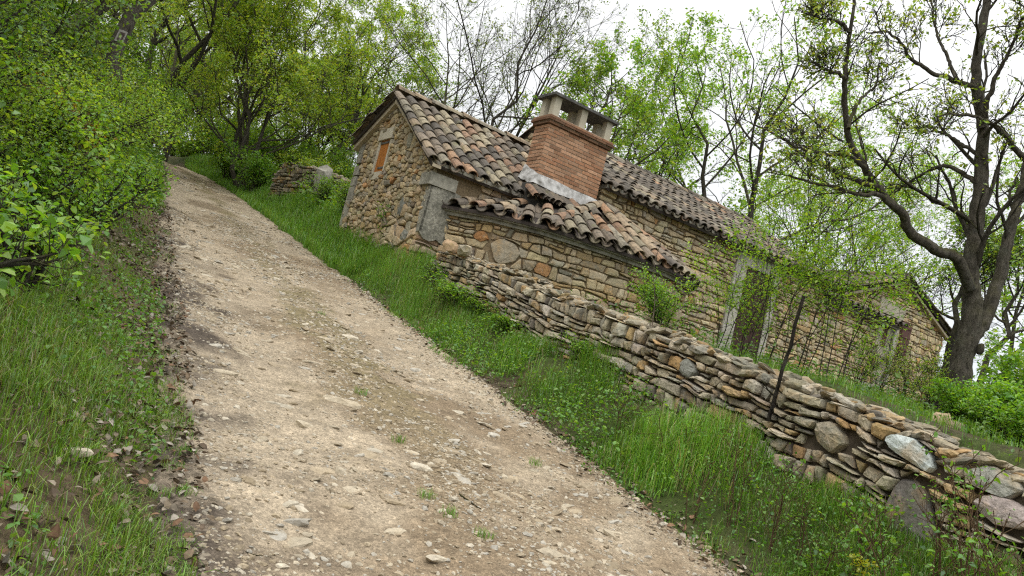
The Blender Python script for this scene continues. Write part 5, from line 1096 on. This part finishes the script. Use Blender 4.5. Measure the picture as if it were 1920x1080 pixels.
n = 40000; s = scatter(r, n, 14, 45, 1.3); t = t_left(s) - np.abs(r.normal(0, 3.5, n)) + bend(s); x, y = xy(s, t); C = np.c_[x, y, terr(s, t) + r.uniform(.02, .5, n)]; leaves(mb, r, C, .1, leafcol(r, n, (.6, .75, .5)), flat=.5)
n = 30000; s = scatter(r, n, 17, 50, 1.3); t = 4.6 + np.abs(r.normal(0, 5, n)); x, y = xy(s, t); C = np.c_[x, y, terr(s, t) + r.uniform(.02, .5, n)]; leaves(mb, r, C, .1, leafcol(r, n, (.75, .9, .5)), flat=.5)
n = 9000; s = r.uniform(0, 9, n); t = r.uniform(5.6, 8.5, n); x, y = xy(s, t); C = np.c_[x, y, terr(s, t) + r.uniform(.01, .12, n)]; leaves(mb, r, C, .03, leafcol(r, n, (.45, .62, .4)), flat=.6)
n = 14000; s = r.uniform(0, 14, n); t = r.uniform(6.5, 24, n); x, y = xy(s, t); kp = s < 13.5; C = np.c_[x, y, terr(s, t) + r.uniform(.02, .35, n)][kp]; leaves(mb, r, C, .05, leafcol(r, len(C), (.45, .62, .4)), flat=.5)
tag(mb.build('weeds', MAT['leaf']), 'low leafy weeds and ivy spreading over both banks', 'weeds', kind='stuff')
# dead leaves
LIT = np.array([(.25, .2, .14), (.19, .14, .09), (.31, .26, .195), (.13, .095, .065), (.22, .13, .075), (.36, .32, .26)])
mb = MB(); n = 13000; s = scatter(r, n, 2.0, 20, 1.6); t = t_left(s) + .2 - np.abs(r.normal(0, .9, n)); kp = r.random(n) < sm(.6 + 1.0 * fbm(s * 1.3 + 5, t * 1.3, 83)); s, t = s[kp], t[kp]; x, y = xy(s, t)
leaves(mb, r, np.c_[x, y, gz(s, t) + .012 + r.uniform(0, .03, len(s))], .042, .75 * LIT[r.integers(6, size=len(s))] * r.uniform(.7, 1.2, (len(s), 1)), six=True, flat=.75, droop=0, wr=.6)
n = 1500; s = scatter(r, n, 2.0, 12, 1.3); t = t_right(s) + r.normal(0, .12, n); x, y = xy(s, t); leaves(mb, r, np.c_[x, y, gz(s, t) + .012], .045, LIT[r.integers(6, size=n)] * r.uniform(.6, 1.1, (n, 1)), six=True, flat=.75, droop=0, wr=.6)
tag(mb.build('leaf_litter', MAT['litter']), 'dry brown oak leaves scattered along the track edges and left bank', 'leaf litter', kind='stuff')
# gravel
GV = np.array([(.42, .36, .265), (.36, .295, .205), (.46, .41, .32), (.29, .235, .16), (.40, .37, .31)])
mb = MB(); n = 60000; s = scatter(r, n, 1.8, 17, 1.9); q = r.random(n); t = t_left(s) + .1 + q * (t_right(s) - t_left(s) - .1); kp = r.random(n) < sm(.5 + .8 * fbm(s * 2, t * 2, 84) + .2 * np.cos(q * 12.6)); s, t, q = s[kp], t[kp], q[kp]; x, y = xy(s, t)
z = r.gamma(1.5, .0034, len(s)) + .003; z = np.minimum(z, .03) * np.interp(s, [2, 12], [1, 1.5]); hum = sm(.45 - (t - t_left(s)))[:, None]
rocks(mb, np.c_[x, y, gz(s, t) + .006 + z * -.05], np.c_[z * r.uniform(.8, 1.5, len(z)), z * r.uniform(.7, 1.1, len(z)), z * r.uniform(.4, .75, len(z))], r.uniform(0, 6.28, len(z)), GV[r.integers(5, size=len(z))] * r.uniform(.75, 1.12, (len(z), 1)) * (1 - .6 * hum), 601)
tag(mb.build('gravel', MAT['pebble']), 'loose pale limestone gravel strewn over the track', 'gravel', kind='stuff')
mb = MB(); n = 4200; s = scatter(r, n, 2.2, 26, 1.5); q = r.random(n); t = t_left(s) + .15 + q * (t_right(s) - t_left(s) - .25); kp = r.random(n) < sm(.2 + 1.3 * fbm(s * 1.4, t * 1.4, 85) + .3 * q); s, t = s[kp], t[kp]; x, y = xy(s, t + bend(s)); z = (.01 + .045 * r.random(len(s)) ** 2.2) * np.interp(s, [2, 20], [1, 1.5])
rocks(mb, np.c_[x, y, gz(s, t + bend(s)) - z * .16], np.c_[z * r.uniform(1, 2.2, len(z)), z * r.uniform(.6, 1.1, len(z)), z * r.uniform(.25, .5, len(z))], math.atan2(NT[1], NT[0]) + r.normal(0, .6, len(z)), GV[r.integers(5, size=len(z))] * r.uniform(.85, 1.1, (len(z), 1)), 602, True, .2)
tag(mb.build('embedded_rubble', MAT['pebble']), 'half buried limestone chips showing through the track surface', 'rubble', kind='stuff')
# single larger stones in the track
def road_pt(px, py):
    d_ = ray(px, py); lo, hi = 1.0, 40.
    for tt in np.arange(1.5, 40, .05):
        p = cam_o + d_ * tt
        if p[2] < gxy(p[0], p[1]): return p
    return cam_o + d_ * 10
STN = [(640, 757, .13, 'flat pale slab set in the middle of the track'), (700, 905, .055, 'tilted pale stone alone in the lower middle of the track'), (790, 878, .08, 'long narrow white stone with cracked top in the lower track'), (655, 862, .06, None), (670, 858, .05, None), (570, 800, .08, None), (1075, 962, .07, 'pale stone near the right edge low on the track'), (655, 635, .1, 'broad white ledge stone in the upper middle of the track'), (575, 620, .07, None), (845, 828, .06, None), (485, 915, .06, 'pale round topped stone on the left side of the track'), (610, 888, .09, None), (830, 960, .05, None), (740, 945, .06, None), (905, 985, .05, None), (1030, 1060, .06, None), (505, 520, .08, 'ledge of rough brown stones where the ruts meet'), (560, 515, .07, None), (690, 700, .07, None), (930, 820, .08, None), (740, 1000, .06, None), (1320, 1028, .05, 'pale stone at the grass edge in the lower right'), (820, 1050, .07, None), (645, 950, .05, None), (400, 650, .06, None), (770, 850, .05, None), (730, 770, .06, None), (140, 850, .07, 'pale stone half hidden in the dead leaves on the left bank')]
for i, (px, py, sz, lb) in enumerate(STN):
    p = road_pt(px, py); mb = MB(); rocks(mb, np.zeros((1, 3)), np.array([[sz * r.uniform(.9, 1.3), sz * r.uniform(.45, .7), sz * r.uniform(.28, .4)]]), np.array([math.atan2(NT[1], NT[0]) + r.normal(0, .4)]), GV[[i % 5]] * 1.12, 700 + i, True, .17)
    o = mb.build('stone', MAT['pebble'], loc=(p[0], p[1], p[2] + sz * .03)); tag(o, lb or 'pale limestone lump half sunk in the track', 'stone', None if lb else 'limestone lumps in the track')
# tufts and twigs on the track
def ground_stick(pts, label, seed):
    W = [road_pt(*p) + np.array([0, 0, .012]) for p in pts]; o = W[0]; P = smooth_path([w - o for w in W], 14); mb = MB(); tubes(mb, P[None], np.linspace(.006, .003, 14)[None], 5, (.05, .04, .032)); P2, R2 = grow(rng_(seed), P[None], np.full((1, 14), .004), 5, .2, .7, .2, 4, .1, 0, flat=.8); tubes(mb, P2, np.maximum(R2, .0018), 4, (.05, .04, .032)); tag(mb.build('twig', MAT['bark'], None, True, tuple(o)), label, 'twig')
ground_stick([(398, 1022), (440, 1032), (470, 1045), (500, 1050)], 'long dark twig lying low on the left side of the track', 1)
ground_stick([(455, 935), (463, 918), (485, 916)], 'short curved dark twig beside the pale round topped stone', 2)
ground_stick([(860, 930), (885, 948), (905, 962)], 'dark twig in the lower right part of the track', 3)
tl = None
for i, (px, py) in enumerate([(745, 835), (800, 937), (840, 970), (905, 1015), (345, 860), (320, 880), (340, 935), (290, 945), (1000, 885), (675, 742), (600, 590)]):
    p = road_pt(px, py); s0, t0 = s_t(p[0], p[1]); m = 60; mb = MB(); s = s0 + np.clip(r.normal(0, .022, m), -.04, .04); t = t0 + np.clip(r.normal(0, .03, m), -.05, .05); blades(mb, r, s, t, r.uniform(.025, .07, m), r.uniform(.002, .004, m), GR[r.integers(5, size=m)] * r.uniform(.7, 1, (m, 1)), .7, 0)
    o = mb.build('grass_tuft', MAT['grass']); c0 = np.array([p[0], p[1], float(gz(s0, t0))]); me = o.data; co = np.empty(len(me.vertices) * 3, np.float32); me.vertices.foreach_get('co', co); co = co.reshape(-1, 3) - c0.astype(np.float32) + np.array([0, 0, .0], np.float32); me.vertices.foreach_set('co', co.ravel()); o.location = c0
    tag(o, 'small grass tuft growing through the stony track', 'grass tuft', 'grass tufts in the track')
